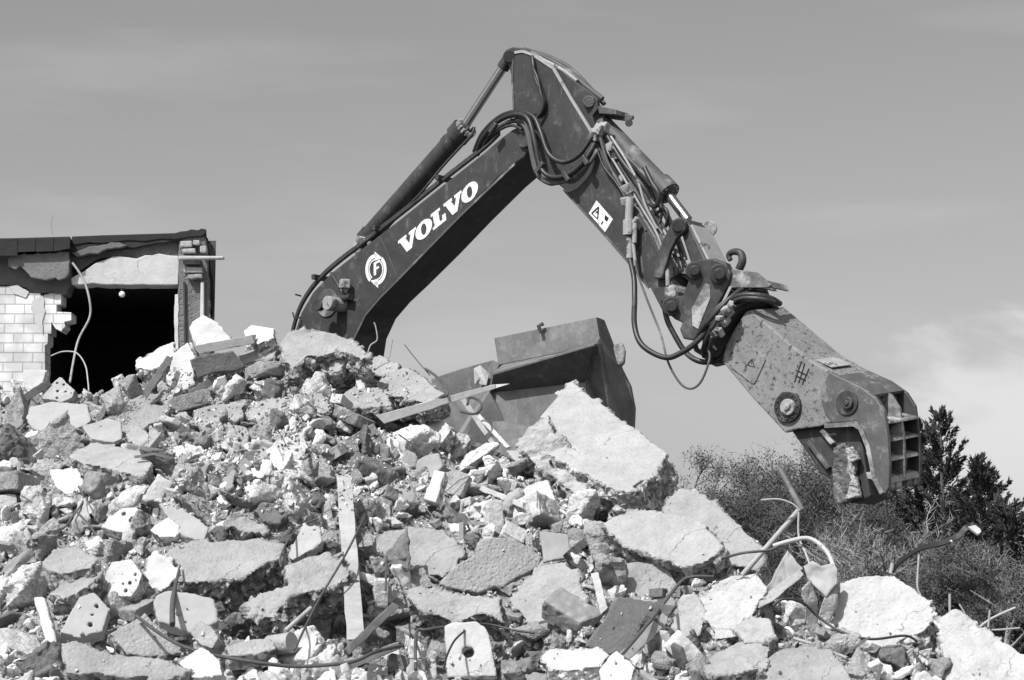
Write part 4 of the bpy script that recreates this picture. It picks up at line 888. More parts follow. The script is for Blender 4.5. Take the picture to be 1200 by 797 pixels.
# lug plates on the back of the arm
for k, of in enumerate((.12, .44)):
    b = MB(); b.prism([P(x, y, of) for x, y in [(640, 72), (652, 76), (664, 88), (680, 100), (692, 108), (700, 116), (700, 128), (694, 136), (698, 152), (690, 156), (668, 112)]], -BN * .06)
    b.build('cylinder_lug', MT['paint'], stick, bevel=.01)
b = MB(); b.cyl(P(690, 119, .06), P(690, 119, .58), .075, 18); b.build('lug_pin', MT['muddy'], stick, bevel=.01)
# step / hose guard sticking out behind the pin
b = MB(); b.prism([P(704, 126, .3), P(741, 135, .3), P(741, 139, .3), P(735, 142, .3), P(706, 138, .3)], -BN * .04); b.prism([P(700, 124, .12), P(722, 128.5, .12), P(722, 134, .12), P(702, 133, .12)], -BN * .26)
b.cyl(P(737, 144, .18), P(737, 144, .34), .05, 10); b.build('hose_guard', MT['dusty'], stick, bevel=.006)
# dusty pipework down the arm's back
pr = random.Random(5)
for k in range(9):
    of = .06 + .055 * k; b = MB(); lift_ = 2 + (k % 3) * 2.0
    path = [(697 + 3.2 * k, 150 + k), (706 + 3.2 * k, 172 + k), (722 + 3.2 * k, 196 + k), (737 + 3.2 * k, 222 + k), (752 + 3.2 * k, 248 + k), (768 + 3 * k, 276 + k), (778 + 2.6 * k, 300 + k)]
    b.tube([P(x + lift_ * .8 + pr.uniform(-1, 1), y - lift_ * .6 + pr.uniform(-1, 1), of + pr.uniform(-.015, .015)) for x, y in path], pr.choice([.016, .02, .026]), 7, smooth=4)
    b.build('arm_pipe', MT['light' if k % 3 != 1 else 'dusty'], stick, smooth=60)
b = MB()
for (x, y, of, s) in ((702, 152, -.02, .12), (708, 150, .04, .12), (716, 172, .03, .10), (722, 182, .1, .09), (698, 158, .0, .13), (735, 222, .0, .12), (739, 230, .04, .10), (733, 236, -.03, .10), (744, 238, .1, .09), (729, 210, .1, .08)):
    b = MB(); b.box(P(x, y, of), s, s * .8, s * 1.1, Euler((pr.uniform(-.4, .4), pr.uniform(-.5, .5), PHI)).to_matrix()); b.build('valve_block', MT['light'], stick, bevel=.012)
near_edge = [(706, 182), (733, 226), (765, 280), (782, 318)]
for i in range(3):
    a, c = P(*near_edge[i], .05), P(*near_edge[i + 1], .05); up_ = BN.cross(c - a).normalized(); up_ = up_ if up_.z > 0 else -up_
    b = MB(); b.prism([a, c, c - BN * .5, a - BN * .5], up_ * .022); b.build('top_plate', MT['light'], stick, bevel=.004)
# coupling valves hanging on the side
b = MB()
for (x0, y0, x1, y1, r_) in ((738, 232, 737, 258, .05), (737, 258, 737, 276, .075), (737, 278, 738, 303, .042), (744, 262, 743.5, 285, .03), (742, 285, 745, 312, .022), (747, 255, 742, 262, .03)):
    b.cyl(P(x0, y0, -.08), P(x1, y1, -.08), r_, 12)
b.build('hose_coupling', MT['light'], stick, bevel=.006)
def cyl_between(name, a, c, off0, off1, r, m, parent, n=24, ends=None):
    b = MB(); b.cyl(P(*a, off0), P(*c, off1), r, n)
    if ends:
        A, C_ = P(*a, off0), P(*c, off1); d = (C_ - A).normalized()
        for t, rr, l in ends: q_ = A.lerp(C_, t); b.cyl(q_ - d * l / 2, q_ + d * l / 2, rr, n)
    return b.build(name, MT[m], parent, smooth=40)
sc_ = cyl_between('arm_cylinder', (428, 282), (544, 150), .31, .31, .135, 'paint', root, ends=[(.96, .165, .16), (.86, .145, .08), (.03, .15, .12)])
cyl_between('rod', (541, 153.5), (597, 68), .31, .31, .062, 'chrome', sc_)
cyl_between('rod_eye', (589, 80), (598, 66), .31, .31, .085, 'steel', sc_)
b = MB(); c = P(549, 147, .31); d = (P(544, 150, .31) - P(428, 282, .31)).normalized()
for i in range(14):
    a = 2 * math.pi * i / 14; u_ = d.orthogonal().normalized(); v_ = d.cross(u_); q_ = c + (u_ * math.cos(a) + v_ * math.sin(a)) * .135 - d * .09; b.cyl(q_, q_ + d * .07, .02, 6)
b.build('gland_bolts', MT['light'], sc_)
b = MB(); b.tube([P(556, 149, .12), P(553, 158, .1), P(540, 172, .1), P(518, 196, .1), P(490, 230, .12), P(468, 250, .12)], .018, 8, smooth=4)
b.build('cylinder_pipe', MT['steel'], sc_, smooth=60)
bc = cyl_between('tool_cylinder', (697, 136), (783, 226), .31, .31, .125, 'dusty', root, ends=[(.95, .155, .2), (.03, .15, .18)])
cyl_between('rod', (778, 221), (806, 258), .31, .31, .062, 'chrome', bc)
b = MB(); c = P(784, 227, .31); d = (P(783, 226, .31) - P(697, 136, .31)).normalized()
for i in range(12):
    a = 2 * math.pi * i / 12; u_ = d.orthogonal().normalized(); v_ = d.cross(u_); q_ = c + (u_ * math.cos(a) + v_ * math.sin(a)) * .12 - d * .05; b.cyl(q_, q_ + d * .06, .02, 6)
b.build('gland_bolts', MT['light'], bc)
b = MB(); b.tube([P(712, 158, .08), P(735, 184, .06), P(760, 210, .06), P(768, 226, .08), P(776, 245, .1), P(772, 262, .1)], .022, 8, smooth=4); b.build('cylinder_pipe', MT['dusty'], bc, smooth=60)
# idler links (both sides), connecting link, bracket
for of in (-.06, .56):
    b = MB(); b.prism([P(x, y, of) for x, y in [(788, 258), (796, 254), (803, 260), (802, 270), (792, 280), (785, 294), (781, 308), (775, 326), (766, 326), (766, 312), (770, 298), (777, 280)]], -BN * .07); b.build('idler_link', MT['steel'], root, bevel=.015)
b = MB(); b.cyl(P(795, 264, -.10), P(795, 264, .74), .085, 18); b.build('link_pin', MT['steel'], root, bevel=.015)
b = MB(); b.cyl(P(831, 268, .40), P(831, 268, .62), .10, 14); b.build('link_pin_head', MT['muddy'], root, bevel=.015)
b = MB(); b.prism([P(x, y, .02) for x, y in [(794, 262), (802, 255), (809, 264), (828, 306), (826, 318), (818, 322), (810, 312)]], -BN * .42); cl = b.build('connecting_link', MT['steel'], root, bevel=.03)
b = MB(); q_ = [P(808, 264, .03), P(828, 305, .03)]; b.prism([q_[0], q_[1], q_[1] - BN * .40, q_[0] - BN * .40], (P(824, 262) - P(812, 268)) * .22); b.build('link_cover', MT['light'], cl, bevel=.01)
b = MB(); b.prism([P(x, y, -.03) for x, y in [(818, 304), (836, 303), (850, 308), (856, 320), (852, 336), (836, 366), (822, 392), (812, 399), (800, 397), (796, 386), (799, 378), (790, 374), (781, 366), (780, 354), (788, 348), (800, 346), (806, 330), (808, 312)]], -BN * .12); br = b.build('tool_bracket', MT['steel'], root, bevel=.02)
b = MB(); b.prism([P(x, y, .53) for x, y in [(818, 304), (836, 303), (850, 308), (856, 320), (852, 336), (836, 366), (822, 392), (812, 399), (800, 397), (796, 386), (799, 378), (790, 374), (781, 366), (780, 354), (788, 348), (800, 346), (806, 330), (808, 312)]], -BN * .12); b.build('bracket_plate', MT['steel'], br, bevel=.02)
b = MB(); b.prism([P(x, y, -.045) for x, y in [(826, 332), (832, 334), (832, 350), (818, 386), (811, 382), (810, 362)]], -BN * .02); b.build('bracket_panel', MT['muddy'], br, bevel=.01)
for x, y, r_ in ((814, 317, .11), (787, 359, .12), (843, 321, .12)):
    b = MB(); b.cyl(P(x, y, -.08), P(x, y, .70), r_, 20); b.cyl(P(x, y, -.15), P(x, y, -.05), r_ * .6, 8); b.build('bracket_pin', MT['steel'], br, bevel=.014)
b = MB(); pr = random.Random(9)
for k in range(8): b.tube([P(778 + k * 2.3, 300 + pr.uniform(-2, 2), .05 + .05 * k), P(782 + k * 2.2, 318, .0 + .05 * k), P(783 + k * 1.6, 335 + pr.uniform(-2, 2), .02 + .05 * k)], .03, 7, smooth=3)
b.build('hose_bundle', MT['light'], br, smooth=60)
b = MB(); b.prism([P(x, y, .0) for x, y in [(777, 334), (790, 332), (793, 346), (784, 352), (776, 348)]], -BN * .4); b.build('joint_block', MT['muddy'], br, bevel=.05)
# rotator: frame plates, hydraulic blocks, hook and top grille
rot = MB(); rot.prism([P(x, y, -.02) for x, y in [(853, 338), (858, 341), (829, 397), (822, 400)]], -BN * .10); rot.prism([P(x, y, .45) for x, y in [(853, 338), (858, 341), (829, 397), (822, 400)]], -BN * .10)
rot.prism([P(x, y, .10) for x, y in [(846, 330), (868, 343), (838, 402), (818, 396)]], -BN * .35)
ro = rot.build('rotator', MT['steel'], root, bevel=.01)
b = MB(); pr = random.Random(3)
for k in range(17):
    t = pr.random(); x = 862 - 26 * t + pr.uniform(-4, 4); y = 347 + 48 * t + pr.uniform(-3, 3); s = pr.uniform(.05, .10); b.box(P(x, y, pr.uniform(-.24, -.14)), s, s * 1.1, s * .7, Euler((pr.uniform(-1, 1), pr.uniform(-1, 1), pr.uniform(-1, 1))).to_matrix())
b.build('hydraulic_block', MT['light'], ro, bevel=.01)
strip([(856, 336), (826, 398)], .035, -.06, .02, 'frame_edge', 'light', ro)
b = MB(); b.prism([P(x, y, .02) for x, y in [(848, 316), (862, 316), (886, 319), (903, 334), (900, 337), (852, 337)]], -BN * .05); b.prism([P(x, y, .50) for x, y in [(848, 316), (862, 316), (886, 319), (903, 334), (900, 337), (852, 337)]], -BN * .05)
for t in (0, .3, .6, .95): b.prism([P(854 + 42 * t, 318 + 10 * t, .05), P(858 + 42 * t, 319 + 10 * t, .05), P(861 + 42 * t, 336, .05), P(857 + 42 * t, 336, .05)], -BN * .45)
b.build('top_grille', MT['muddy'], ro, bevel=.006)
b = MB(); b.tube([P(866, 316, .3), P(870, 306, .3), P(868, 297, .3), P(860, 295, .3), P(854, 299, .3), P(856, 305, .3)], [.05, .05, .045, .04, .035, .03], 12, smooth=4); b.build('lifting_hook', MT['steel'], ro, smooth=60)
# round flange and hose collar where the crusher turns
ax = (P(905, 425, .31) - P(850, 365, .31)).normalized(); FC = P(868, 388, .31)
b = MB(); b.cyl(FC - ax * .12, FC + ax * .02, .47, 40); b.cyl(FC - ax * .26, FC - ax * .12, .38, 36); fl = b.build('turning_flange', MT['steel'], ro, smooth=40)
for k in range(3):
    b = MB(); u_ = ax.orthogonal().normalized(); v_ = ax.cross(u_); rr = .50 + .02 * k; pts = [FC + ax * (.02 - .09 * k) + (u_ * math.cos(a) + v_ * math.sin(a)) * rr + ax * .05 * math.sin(a * 2 + k) for a in [2 * math.pi * i / 18 for i in range(19)]]
    b.tube(pts, .032, 8); b.build('collar_hose', MT['rubber'], ro, smooth=60)
# crusher
CE = Vector((.465, .50, .115)); 
body = [(846, 424), (850, 406), (860, 386), (873, 366), (879, 363), (946, 420), (982, 441), (998, 448), (1008, 456), (1014, 470), (1016, 490), (1016, 507), (1003, 494), (971, 496), (960, 500), (929, 504), (920, 508), (881, 466)]
b = MB(); b.prism([P(x, y) for x, y in body], CE); cr = b.build('crusher', MT['mottled'], root, bevel=.02)
cheek = [(972, 436), (982, 441), (1008, 453), (1026, 466), (1036, 482), (1040, 512), (1042, 545), (1041, 572), (1037, 579), (1031, 578), (1026, 566), (1020, 540), (1014, 508), (1003, 494), (975, 496), (966, 484), (962, 470), (962, 452)]
b = MB(); b.prism([P(x, y, -.022) for x, y in cheek], CE * .09); b.build('jaw_cheek', MT['grimy'], cr, bevel=.012)
mid_ = [(1006, 452), (1026, 466), (1036, 482), (1040, 512), (1042, 545), (1041, 566), (1020, 540), (1012, 500)]
b = MB(); b.prism([P(x, y) + CE * .47 for x, y in mid_], CE * .06); b.build('jaw_web', MT['muddy'], cr, bevel=.006)
b = MB(); b.prism([P(x, y) + CE * .03 for x, y in [(976, 439), (982, 440.5), (1008, 452), (1023, 463), (1020, 467), (1004, 456), (978, 444)]], CE * .94); b.build('jaw_cover', MT['grimy'], cr, bevel=.006)
b = MB(); b.prism([P(x, y) + CE * .95 for x, y in cheek], CE * .06); b.build('jaw_cheek', MT['steel'], cr, bevel=.012)
b = MB(); b.prism([P(x, y) + CE * .04 for x, y in [(1012, 505), (1024, 505), (1030, 560), (1027, 564), (1019, 540)]], CE * .92); b.build('jaw_back', MT['steel'], cr, bevel=.01)  # dark steel deepens the shade inside the jaw cells by colour
for y, th in ((494, 3.4), (515, 3.8), (537, 4.6), (560, 7.5)):
    b = MB(); b.prism([P(1012, y - 6) + CE * .06, P(1039.5, y) + CE * .06, P(1040.5, y + th) + CE * .06, P(1014, y + th - 6) + CE * .06], CE * .88); b.build('jaw_rib', MT['muddy'] if y < 530 else MT['light'], cr, bevel=.008)
b = MB(); pr = random.Random(8)
for y in (566, 572):
    for t in (.08, .30, .62, .84): q_ = P(1036, y) + CE * t; b.tube([q_, q_ + CE * .14], [.045, .05], 8)
b.build('jaw_tooth', MT['muddy'], cr, bevel=.01)
strip([(966, 499), (1000, 497), (1008, 502), (1017, 525), (1024, 560), (1033, 578)], .05, -.035, .03, 'jaw_edge', 'muddy', cr)
for x, y, ro_, ri, m1, m2 in ((922, 477, .175, .095, 'ink', 'light'), (992, 472, .14, .07, 'steel', 'steel')):
    fo = pin('pin_flange', x, y, ro_, .05, m1 if m1 != 'ink' else 'rubber', cr, off=-.045, n=32, bolts=12 if ro_ > .15 else 0)
    b = MB(); c = P(x, y, -.085); b.cyl(c, c - BN * .06, ri, 24); b.cyl(c + BN * .02, c, ri * .45, 12); b.build('pin_cap', MT[m2], cr, bevel=.012)
b = MB(); b.prism([P(x, y, -.015) for x, y in [(867, 402), (871, 399), (896, 417), (897, 422), (884, 450), (880, 449), (857, 431), (856, 427)]], -BN * .02); cp = b.build('cover_plate', MT['mottled'], cr, bevel=.006)
b = MB()
tri = [(876, 428), (884, 430), (881, 421)]
for i in range(3):
    a, c = Vector(tri[i]), Vector(tri[(i + 1) % 3]); d = (c - a).normalized(); s = Vector((-d.y, d.x)) * .45
    b.prism([P(*(a - s), -.019), P(*(c - s), -.019), P(*(c + s), -.019), P(*(a + s), -.019)], -BN * .004)
b.prism([P(880.2, 427, -.019), P(881.2, 427, -.019), P(881.1, 423.5, -.019), P(880.4, 423.5, -.019)], -BN * .004)
b.build('warning_sign', MT['ink'], cp)
b = MB()
for x0, y0, x1, y1 in ((939, 424, 931, 448), (943, 426, 936, 449), (948, 432, 940, 451)): 
    a, c = Vector((x0, y0)), Vector((x1, y1)); s = Vector((1, .3)) * .7; b.prism([P(*(a - s), -.004), P(*(c - s), -.004), P(*(c + s), -.004), P(*(a + s), -.004)], -BN * .004)
for x0, y0, x1, y1 in ((933, 434, 946, 440), (932, 440, 944, 446)):
    a, c = Vector((x0, y0)), Vector((x1, y1)); s = Vector((-.3, 1)) * .7; b.prism([P(*(a - s), -.005), P(*(c - s), -.005), P(*(c + s), -.005), P(*(a + s), -.005)], -BN * .003)
b.build('paint_strokes', MT['ink'], cr)
b = MB(); q_ = [P(951, 424) + CE * .12, P(970, 433) + CE * .12, P(970, 433) + CE * .70, P(951, 424) + CE * .70]; nn = (q_[1] - q_[0]).cross(q_[3] - q_[0]).normalized(); nn = nn if nn.z > 0 else -nn
b.prism([p + nn * .012 for p in q_], nn * .012); b.build('name_plate', MT['light'], cr, bevel=.004)
# lower jaw: dark arm, tooth block clogged with mortar
b = MB(); b.prism([P(x, y, .10) for x, y in [(926, 503), (962, 498), (990, 498), (1006, 500), (1012, 530), (1020, 582), (1004, 590), (980, 588), (972, 560), (962, 556), (945, 530)]], -BN * .40); lj = b.build('lower_jaw', MT['paint'], root, bevel=.02)
for x0, y0, x1, y1, of, m in ((946, 517, 970, 549, .04, 'dusty'), (962, 504, 975, 520, .04, 'muddy')):
    b = MB(); a, c = Vector((x0, y0)), Vector((x1, y1)); d = (c - a).normalized(); s = Vector((-d.y, d.x)) * 2.6
    b.prism([P(*(a - s), of), P(*(c - s), of), P(*(c + s), of), P(*(a + s), of)], -BN * .08); b.build('jaw_rail', MT[m], lj, bevel=.008)
b = MB(); b.prism([P(x, y, .02) for x, y in [(975, 524), (990, 518), (996, 530), (1002, 540), (1000, 556), (1005, 560), (1006, 584), (984, 590), (977, 588), (976, 556)]], -BN * .12); me = b.mesh(); me = remeshed(me, .012); roughen(me, None, 0, .025, 77, 9.)
o = link('jaw_tooth', me, MT['grimy']); recentre(o); adopt(o, lj)
b = MB(); b.prism([P(x, y, -.03) for x, y in [(990, 526), (997, 524), (1006, 538), (997, 542), (999, 554), (1003, 562), (1007, 582), (990, 586), (994, 570), (998, 562), (991, 552), (994, 540)]], -BN * .06); me = b.mesh(); me = remeshed(me, .010); roughen(me, None, 0, .020, 78, 12.)
o = link('clogged_mortar', me, MT['pale']); recentre(o); adopt(o, lj)
# hoses
def hose(pts, r, m='rubber', parent=root, name='hose'):
    b = MB(); b.tube([P(*p) if len(p) == 3 else P(p[0], p[1], -.10) for p in pts], r, 10, smooth=7); return b.build(name, MT[m], parent, smooth=60)
hose([(738, 303, -.08), (743, 326, -.12), (743.7, 350, -.2), (743.7, 382, -.25), (753, 405, -.3), (779, 419, -.3), (799, 413, -.25), (817, 400, -.2), (837, 377, -.12), (848, 366, -.08)], .034)
hose([(777.6, 352, -.10), (781, 372, -.05), (788, 388, 0), (803.6, 413, .05), (822, 424, .1), (843, 421, .12), (852, 408, .1)], .034)
hose([(745, 305, -.10), (747, 320, -.12), (760.6, 357, -.15), (774, 391, -.2), (783, 424.5, -.22), (797, 449, -.2), (810, 455.5, -.2), (821.6, 447, -.18), (830.6, 424.5, -.15), (831, 412, -.1), (824, 400, -.05)], .014, 'dusty')
hose([(560, 176, .1), (567, 160, .0), (584, 142, -.05), (605, 134, -.12), (619, 140, -.16), (626.5, 165, -.18), (633, 195, -.16), (645, 207, -.16), (665, 205, -.16), (685, 188, -.12), (697, 168, -.05)], .033, 'rubber')
hose([(556, 178, .2), (566, 156, .1), (586, 137, .05), (608, 131, -.04), (625, 137, -.08), (633, 153, -.12), (643, 180, -.14), (660, 190, -.14), (680, 180, -.1), (695.5, 156, -.03)], .033)
hose([(560, 178, .25), (572, 160, .15), (590, 146, .1), (604, 142, .05), (616, 150, -.08), (622, 175, -.1), (628, 200, -.10), (642, 214, -.1), (665, 211, -.1), (688, 194, -.08), (700, 176, -.02)], .030, 'dusty')
hose([(566, 170, .3), (576, 150, .25), (594, 134, .2), (614, 130, .1), (630, 134, .02), (637, 128, .0), (638, 118, -.02), (632, 104, -.02), (627, 90, -.02), (625, 76, -.02), (624, 66, .02)], .026)
hose([(562, 172, .35), (580, 146, .35), (602, 131, .3), (622, 132, .2), (634, 138, .1), (640, 126, .05), (636, 108, .0), (630, 92, .0)], .022)
hose([(628, 200, -.02), (632, 209, -.06), (645, 216, -.08), (655, 214, -.06)], .02)
hose([(618, 60, .2), (640, 68, .2), (664, 82, .22), (688, 102, .25), (706, 116, .28)], .035, 'dusty')
hose([(614, 58, .3), (642, 66, .35), (668, 80, .38), (692, 104, .4), (708, 122, .4)], .030, 'dusty')
hose([(622, 62, .1), (636, 70, .1), (648, 76, .12), (662, 84, .14), (676, 95, .18)], .026, 'light')
hose([(755, 196, .0), (764, 214, -.02), (772, 228, -.02), (768, 242, .0), (758, 236, .05)], .03)
hose([(768, 252, .1), (778, 244, .05), (783, 252, .05), (780, 266, .1)], .022)
hose([(712, 160, .05), (730, 190, .0), (752, 216, .0), (762, 232, .05)], .026)
hose([(703, 160, -.02), (712, 190, -.02), (728, 220, -.03), (736, 244, -.06)], .02, 'dusty')
hose([(846, 366, -.08), (856, 352, -.1), (870, 346, -.1), (888, 346, -.05), (904, 350, .1), (914, 356, .3)], .034)
hose([(840, 380, -.06), (852, 360, -.1), (868, 350, -.12), (890, 350, -.08), (908, 354, .1)], .026)
hose([(558, 180, .2), (563, 166, .1), (578, 148, .0), (598, 137, -.05), (612, 139, -.1), (620, 156, -.12), (624, 178, -.13), (631, 203, -.12), (644, 211, -.12), (664, 209, -.11), (686, 192, -.08), (698, 174, -.04)], .018, 'dusty')
hose([(560, 182, .2), (570, 166, .1), (586, 152, .0), (600, 147, -.05), (612, 152, -.1)], .020)
hose([(556, 184, .25), (562, 164, .2), (572, 150, .1), (590, 138, .05), (604, 139, .0)], .016, 'dusty')
hose([(700, 176, -.03), (708, 196, -.04), (722, 214, -.05), (733, 232, -.06)], .014)
hose([(716, 160, .02), (734, 188, -.02), (748, 214, -.02), (756, 240, .0), (770, 268, .05)], .016, 'light')
hose([(845, 372, -.16), (838, 384, -.18), (832, 398, -.15), (840, 410, -.1)], .022)
hose([(625, 80, -.02), (630, 92, -.05), (634, 110, -.06), (637, 122, -.05), (634, 132, -.04), (626, 140, -.06)], .020)
for x, y in ((578, 150), (633, 196), (664, 207), (686, 188)):
    b = MB(); b.box(P(x, y, -.17), .06, .06, .15, Euler((0, R(45 if x < 640 else -35), PHI)).to_matrix()); b.build('hose_clamp', MT['steel'], root, bevel=.01)
# machine body, low behind the heap
def bx(name, m, c, sx, sy, sz, parent, bevel=.05, rot=None):
    b = MB(); b.box(c, sx, sy, sz, rot or Matrix.Rotation(PHI, 3, 'Z')); return b.build(name, MT[m], parent, bevel=bevel)
BC = Vector((-5.0, 31.0, 0)); side_ = Vector((-math.sin(PHI), math.cos(PHI), 0))
sup = bx('superstructure', 'paint', BC - BH * .8 + Vector((0, 0, 1.75)), 3.6, 2.7, 1.0, root)
bx('counterweight', 'dusty', BC - BH * 2.5 + Vector((0, 0, 1.8)), .9, 2.7, 1.2, root, .15)
for s in (-1, 1):
    b = MB(); c = BC + side_ * s * 1.25; pts = []
    for k in range(24):
        a = 2 * math.pi * k / 24; x = 1.7 * (1 if math.cos(a) > 0 else -1) + .45 * math.cos(a); z = .48 + .45 * math.sin(a); pts.append(c + BH * x + Vector((0, 0, z)) - side_ * .28)
    b.prism(pts, side_ * .56); b.build('crawler_track', MT['steel'], root, bevel=.03)

# ------------------------------------------------------------------ steel bucket behind the leaning slab
bk = empty('steel_bucket', (.8, 24.4, 3.5)); tag(bk, 'worn open steel bucket with a dark shadowed lip, standing behind the big leaning slab', 'bucket')
def pp(pts, D): return [at(x, y, d if d else D) if False else at(x, y, D) for x, y in pts]
def quadp(name, pts, vec, m, parent=bk, bevel=.01):
    b = MB(); b.prism([at(*p) for p in pts], vec); return b.build(name, MT[m], parent, bevel=bevel)
ux = (at(699, 372, 24.2) - at(579, 396, 24.9)).normalized()
bwl = quadp('back_plate', [(579, 396, 24.9), (699, 371.5, 24.2), (704, 404, 24.15), (584, 428, 24.85)], Vector((.08, .35, 0)), 'bucket')
quadp('shelf', [(577, 437, 24.35), (697, 402, 23.65), (703, 404, 24.2), (590, 426, 24.9)], Vector((0, .01, -.04)), 'bucket')
quadp('shaded_lip', [(577, 439.5, 24.33), (697, 404.5, 23.63), (686, 447, 24.05), (579, 460, 24.6)], Vector((.02, .05, .0)), 'steel')  # darker steel paints in the shade on the lip's underside
quadp('front_wall', [(577, 455, 24.62), (688, 444, 24.07), (700, 560, 23.9), (577, 560, 24.5)], Vector((.02, .06, 0)), 'bucket')
quadp('side_plate', [(699, 371.5, 24.2), (706, 374, 24.4), (716, 400, 24.5), (728, 432, 24.6), (738, 452, 24.65), (743, 478, 24.65), (741, 520, 24.6), (735, 560, 24.5), (690, 560, 23.95), (686, 447, 24.0), (698, 404, 23.7), (703, 396, 24.1)], Vector((.03, .09, 0)), 'bucket')
quadp('side_rim', [(700, 402, 23.72), (705, 402, 23.74), (724, 500, 24.1), (716, 500, 24.05)], Vector((0, -.03, 0)), 'dusty')
quadp('side_cutter', [(718, 404, 24.5), (730, 401, 24.5), (733, 410, 24.5), (732, 423, 24.5), (726, 430, 24.5), (720, 422, 24.5)], Vector((.02, .25, 0)), 'muddy', bevel=.03)
quadp('wing_plate', [(505, 444, 25.0), (540, 432, 25.0), (577, 422, 25.0), (586, 426, 24.95), (578, 440, 24.5), (574, 460, 24.5), (590, 490, 24.5), (604, 508, 24.5), (600, 540, 24.6), (520, 540, 25.0)], Vector((.02, .08, 0)), 'bucket')
quadp('bright_facet', [(555, 432, 24.85), (563, 428, 24.85), (573, 438, 24.6), (570, 452, 24.6), (556, 450, 24.8)], Vector((0, -.02, 0)), 'light')  # paler facet on the bucket's far side plate
b = MB(); a_ = at(634, 385, 24.5); b.tube([a_ - Vector((0, 0, .05)), a_ + Vector((-.03, 0, .03)), a_ + Vector((.03, 0, .06))], .025, 8); b.build('small_lug', MT['steel'], bk)

# ------------------------------------------------------------------ half demolished building at left
D0 = 24.5
def A3(px, py, d=0): return at(px, py, D0 + d)
bd = empty('ruined_building', (at(120, 500, D0).x, D0 + 1.5, 0)); tag(bd, 'half torn down whitewashed brick building with tarred flat roof and a black gaping room', 'building')
zz = lambda py: at(600, py, D0).z; xx = lambda px: at(px, 400, D0).x
def solid(name, poly, d0, th, m, parent=bd, bevel=.012, jit=0, step=8):
    q_ = outline(poly, jit, step) if jit else poly
    b = MB(); b.prism([A3(x, y, d0) for x, y in q_], Vector((0, th, 0))); return b.build(name, MT[m], parent, bevel=bevel)
# brick wall with toothed broken edge
teeth = [(-230, 560), (-230, 338), (14, 336), (22, 340), (30, 338), (36, 344), (48, 344), (49, 356), (52, 346), (60, 344), (71, 345), (71, 357), (66, 358), (66, 370), (67, 366), (84, 366), (84, 376), (76, 377), (76, 383), (71, 389), (66, 385), (60, 378), (60, 391), (56, 391), (56, 403), (52, 404), (52, 436), (49, 470), (49, 560)]
teeth = [(x + random.uniform(-.8, .8) * (x > 0), y + random.uniform(-.8, .8)) for x, y in teeth]
wall = solid('wall', teeth, 0, .30, 'bricks')
# remains of plaster on the brickwork, and the rough render band above
solid('plaster_patch', [(38, 352), (50, 346), (52, 352), (51, 372), (50, 392), (46, 384), (36, 362)], -.012, .01, 'white', wall, 0, .8, 6)
solid('plaster_patch', [(10, 336), (20, 334), (34, 342), (30, 349), (16, 344)], -.014, .01, 'white', wall, 0, .8, 6)
solid('upper_wall', [(-230, 300), (20, 298), (82, 294), (84, 330), (78, 345), (71, 346), (60, 343), (48, 344), (36, 344), (30, 337), (14, 335), (-230, 337)], .06, .28, 'dark', jit=.6)
solid('lintel', [(83, 326), (98, 318), (112, 308), (124, 304), (140, 300), (160, 303), (170, 299), (186, 297), (209, 300), (209, 333.5), (84, 333.5)], -.03, .30, 'white', jit=.5)  # sunlit part only: its upper left outline follows the roof's shadow edge
solid('beam', [(80, 280), (209, 274), (209, 304), (160, 304), (140, 301), (116, 303), (92, 318), (82, 310)], .05, .22, 'render', jit=.6)  # darker beam colour doubles as the roof's shadow above the lintel
pl = solid('pillar', [(209, 282), (212, 276), (236, 272), (241, 280), (243, 300), (245, 330), (246, 380), (247, 470), (209, 470)], -.02, .35, 'render', jit=.7)
solid('conduit', [(214.5, 330), (216.5, 330), (219, 470), (217, 470)], -.06, .03, 'steel', pl, 0)
solid('white_batten', [(235, 330), (239, 330), (239, 388), (234, 388)], -.09, .05, 'white', pl)
pr = random.Random(4)
for x, y, w_, h_ in ((218, 286, 14, 7), (230, 284, 8, 6), (221, 294, 16, 5), (224, 306, 20, 6), (226, 316, 22, 7), (228, 324, 18, 5), (238, 292, 8, 8)):
    o = solid('broken_brick', [(x - w_ / 2, y - h_ / 2), (x + w_ / 2, y - h_ / 2 + pr.uniform(-1, 1)), (x + w_ / 2, y + h_ / 2), (x - w_ / 2, y + h_ / 2)], -.13, .14, pr.choice(['pale', 'mid', 'brick']), pl, .015, .4, 6)
solid('timber_plank', [(209, 299.5), (262, 300), (262, 303), (209, 304)], -.22, .10, 'wood')
# roof: slab, fascia boards, loose felt
RX0, RX1 = xx(-230), xx(243)
def rb(name, x0, x1, y0, y1, z0, z1, m, bevel=.01, parent=bd):
    b = MB(); b.box(((x0 + x1) / 2, (y0 + y1) / 2, (z0 + z1) / 2), x1 - x0, y1 - y0, z1 - z0); return b.build(name, MT[m], parent, bevel=bevel)
roof = MB(); roof.prism([A3(-230, 281, -.20), A3(10, 279, -.20), A3(82, 277, -.20), A3(82, 287, -.20), A3(10, 288, -.20), A3(-230, 290, -.20)], Vector((-.42, 4.0, 0)))
roof.prism([A3(x, y, -.06) for x, y in [(84, 277), (120, 275.5), (205, 273)] + [(212, 271), (219, 270.4), (224, 268.6), (232, 269.5), (236, 267.6), (242, 268.8), (241, 274), (236, 277), (222, 278), (205, 281), (190, 280), (170, 283), (150, 282), (120, 285.5), (104, 284.5), (84, 288)]], Vector((-.50, 3.65, 0)))
rf = roof.build('roof', MT['tar'], bd, bevel=.01)
for x0, x1, y0 in ((-230, 20.6, 284.8), (21, 41.6, 279.6), (42, 62.6, 279.2), (63, 82, 278.6)):
    solid('fascia_board', [(x0, y0), (x1, y0 - (x1 - x0) * .022), (x1, y0 + 15 - (x1 - x0) * .12 * (x0 > 60)), (x0, y0 + 16)], -.23, .02, 'tar', rf, .003)
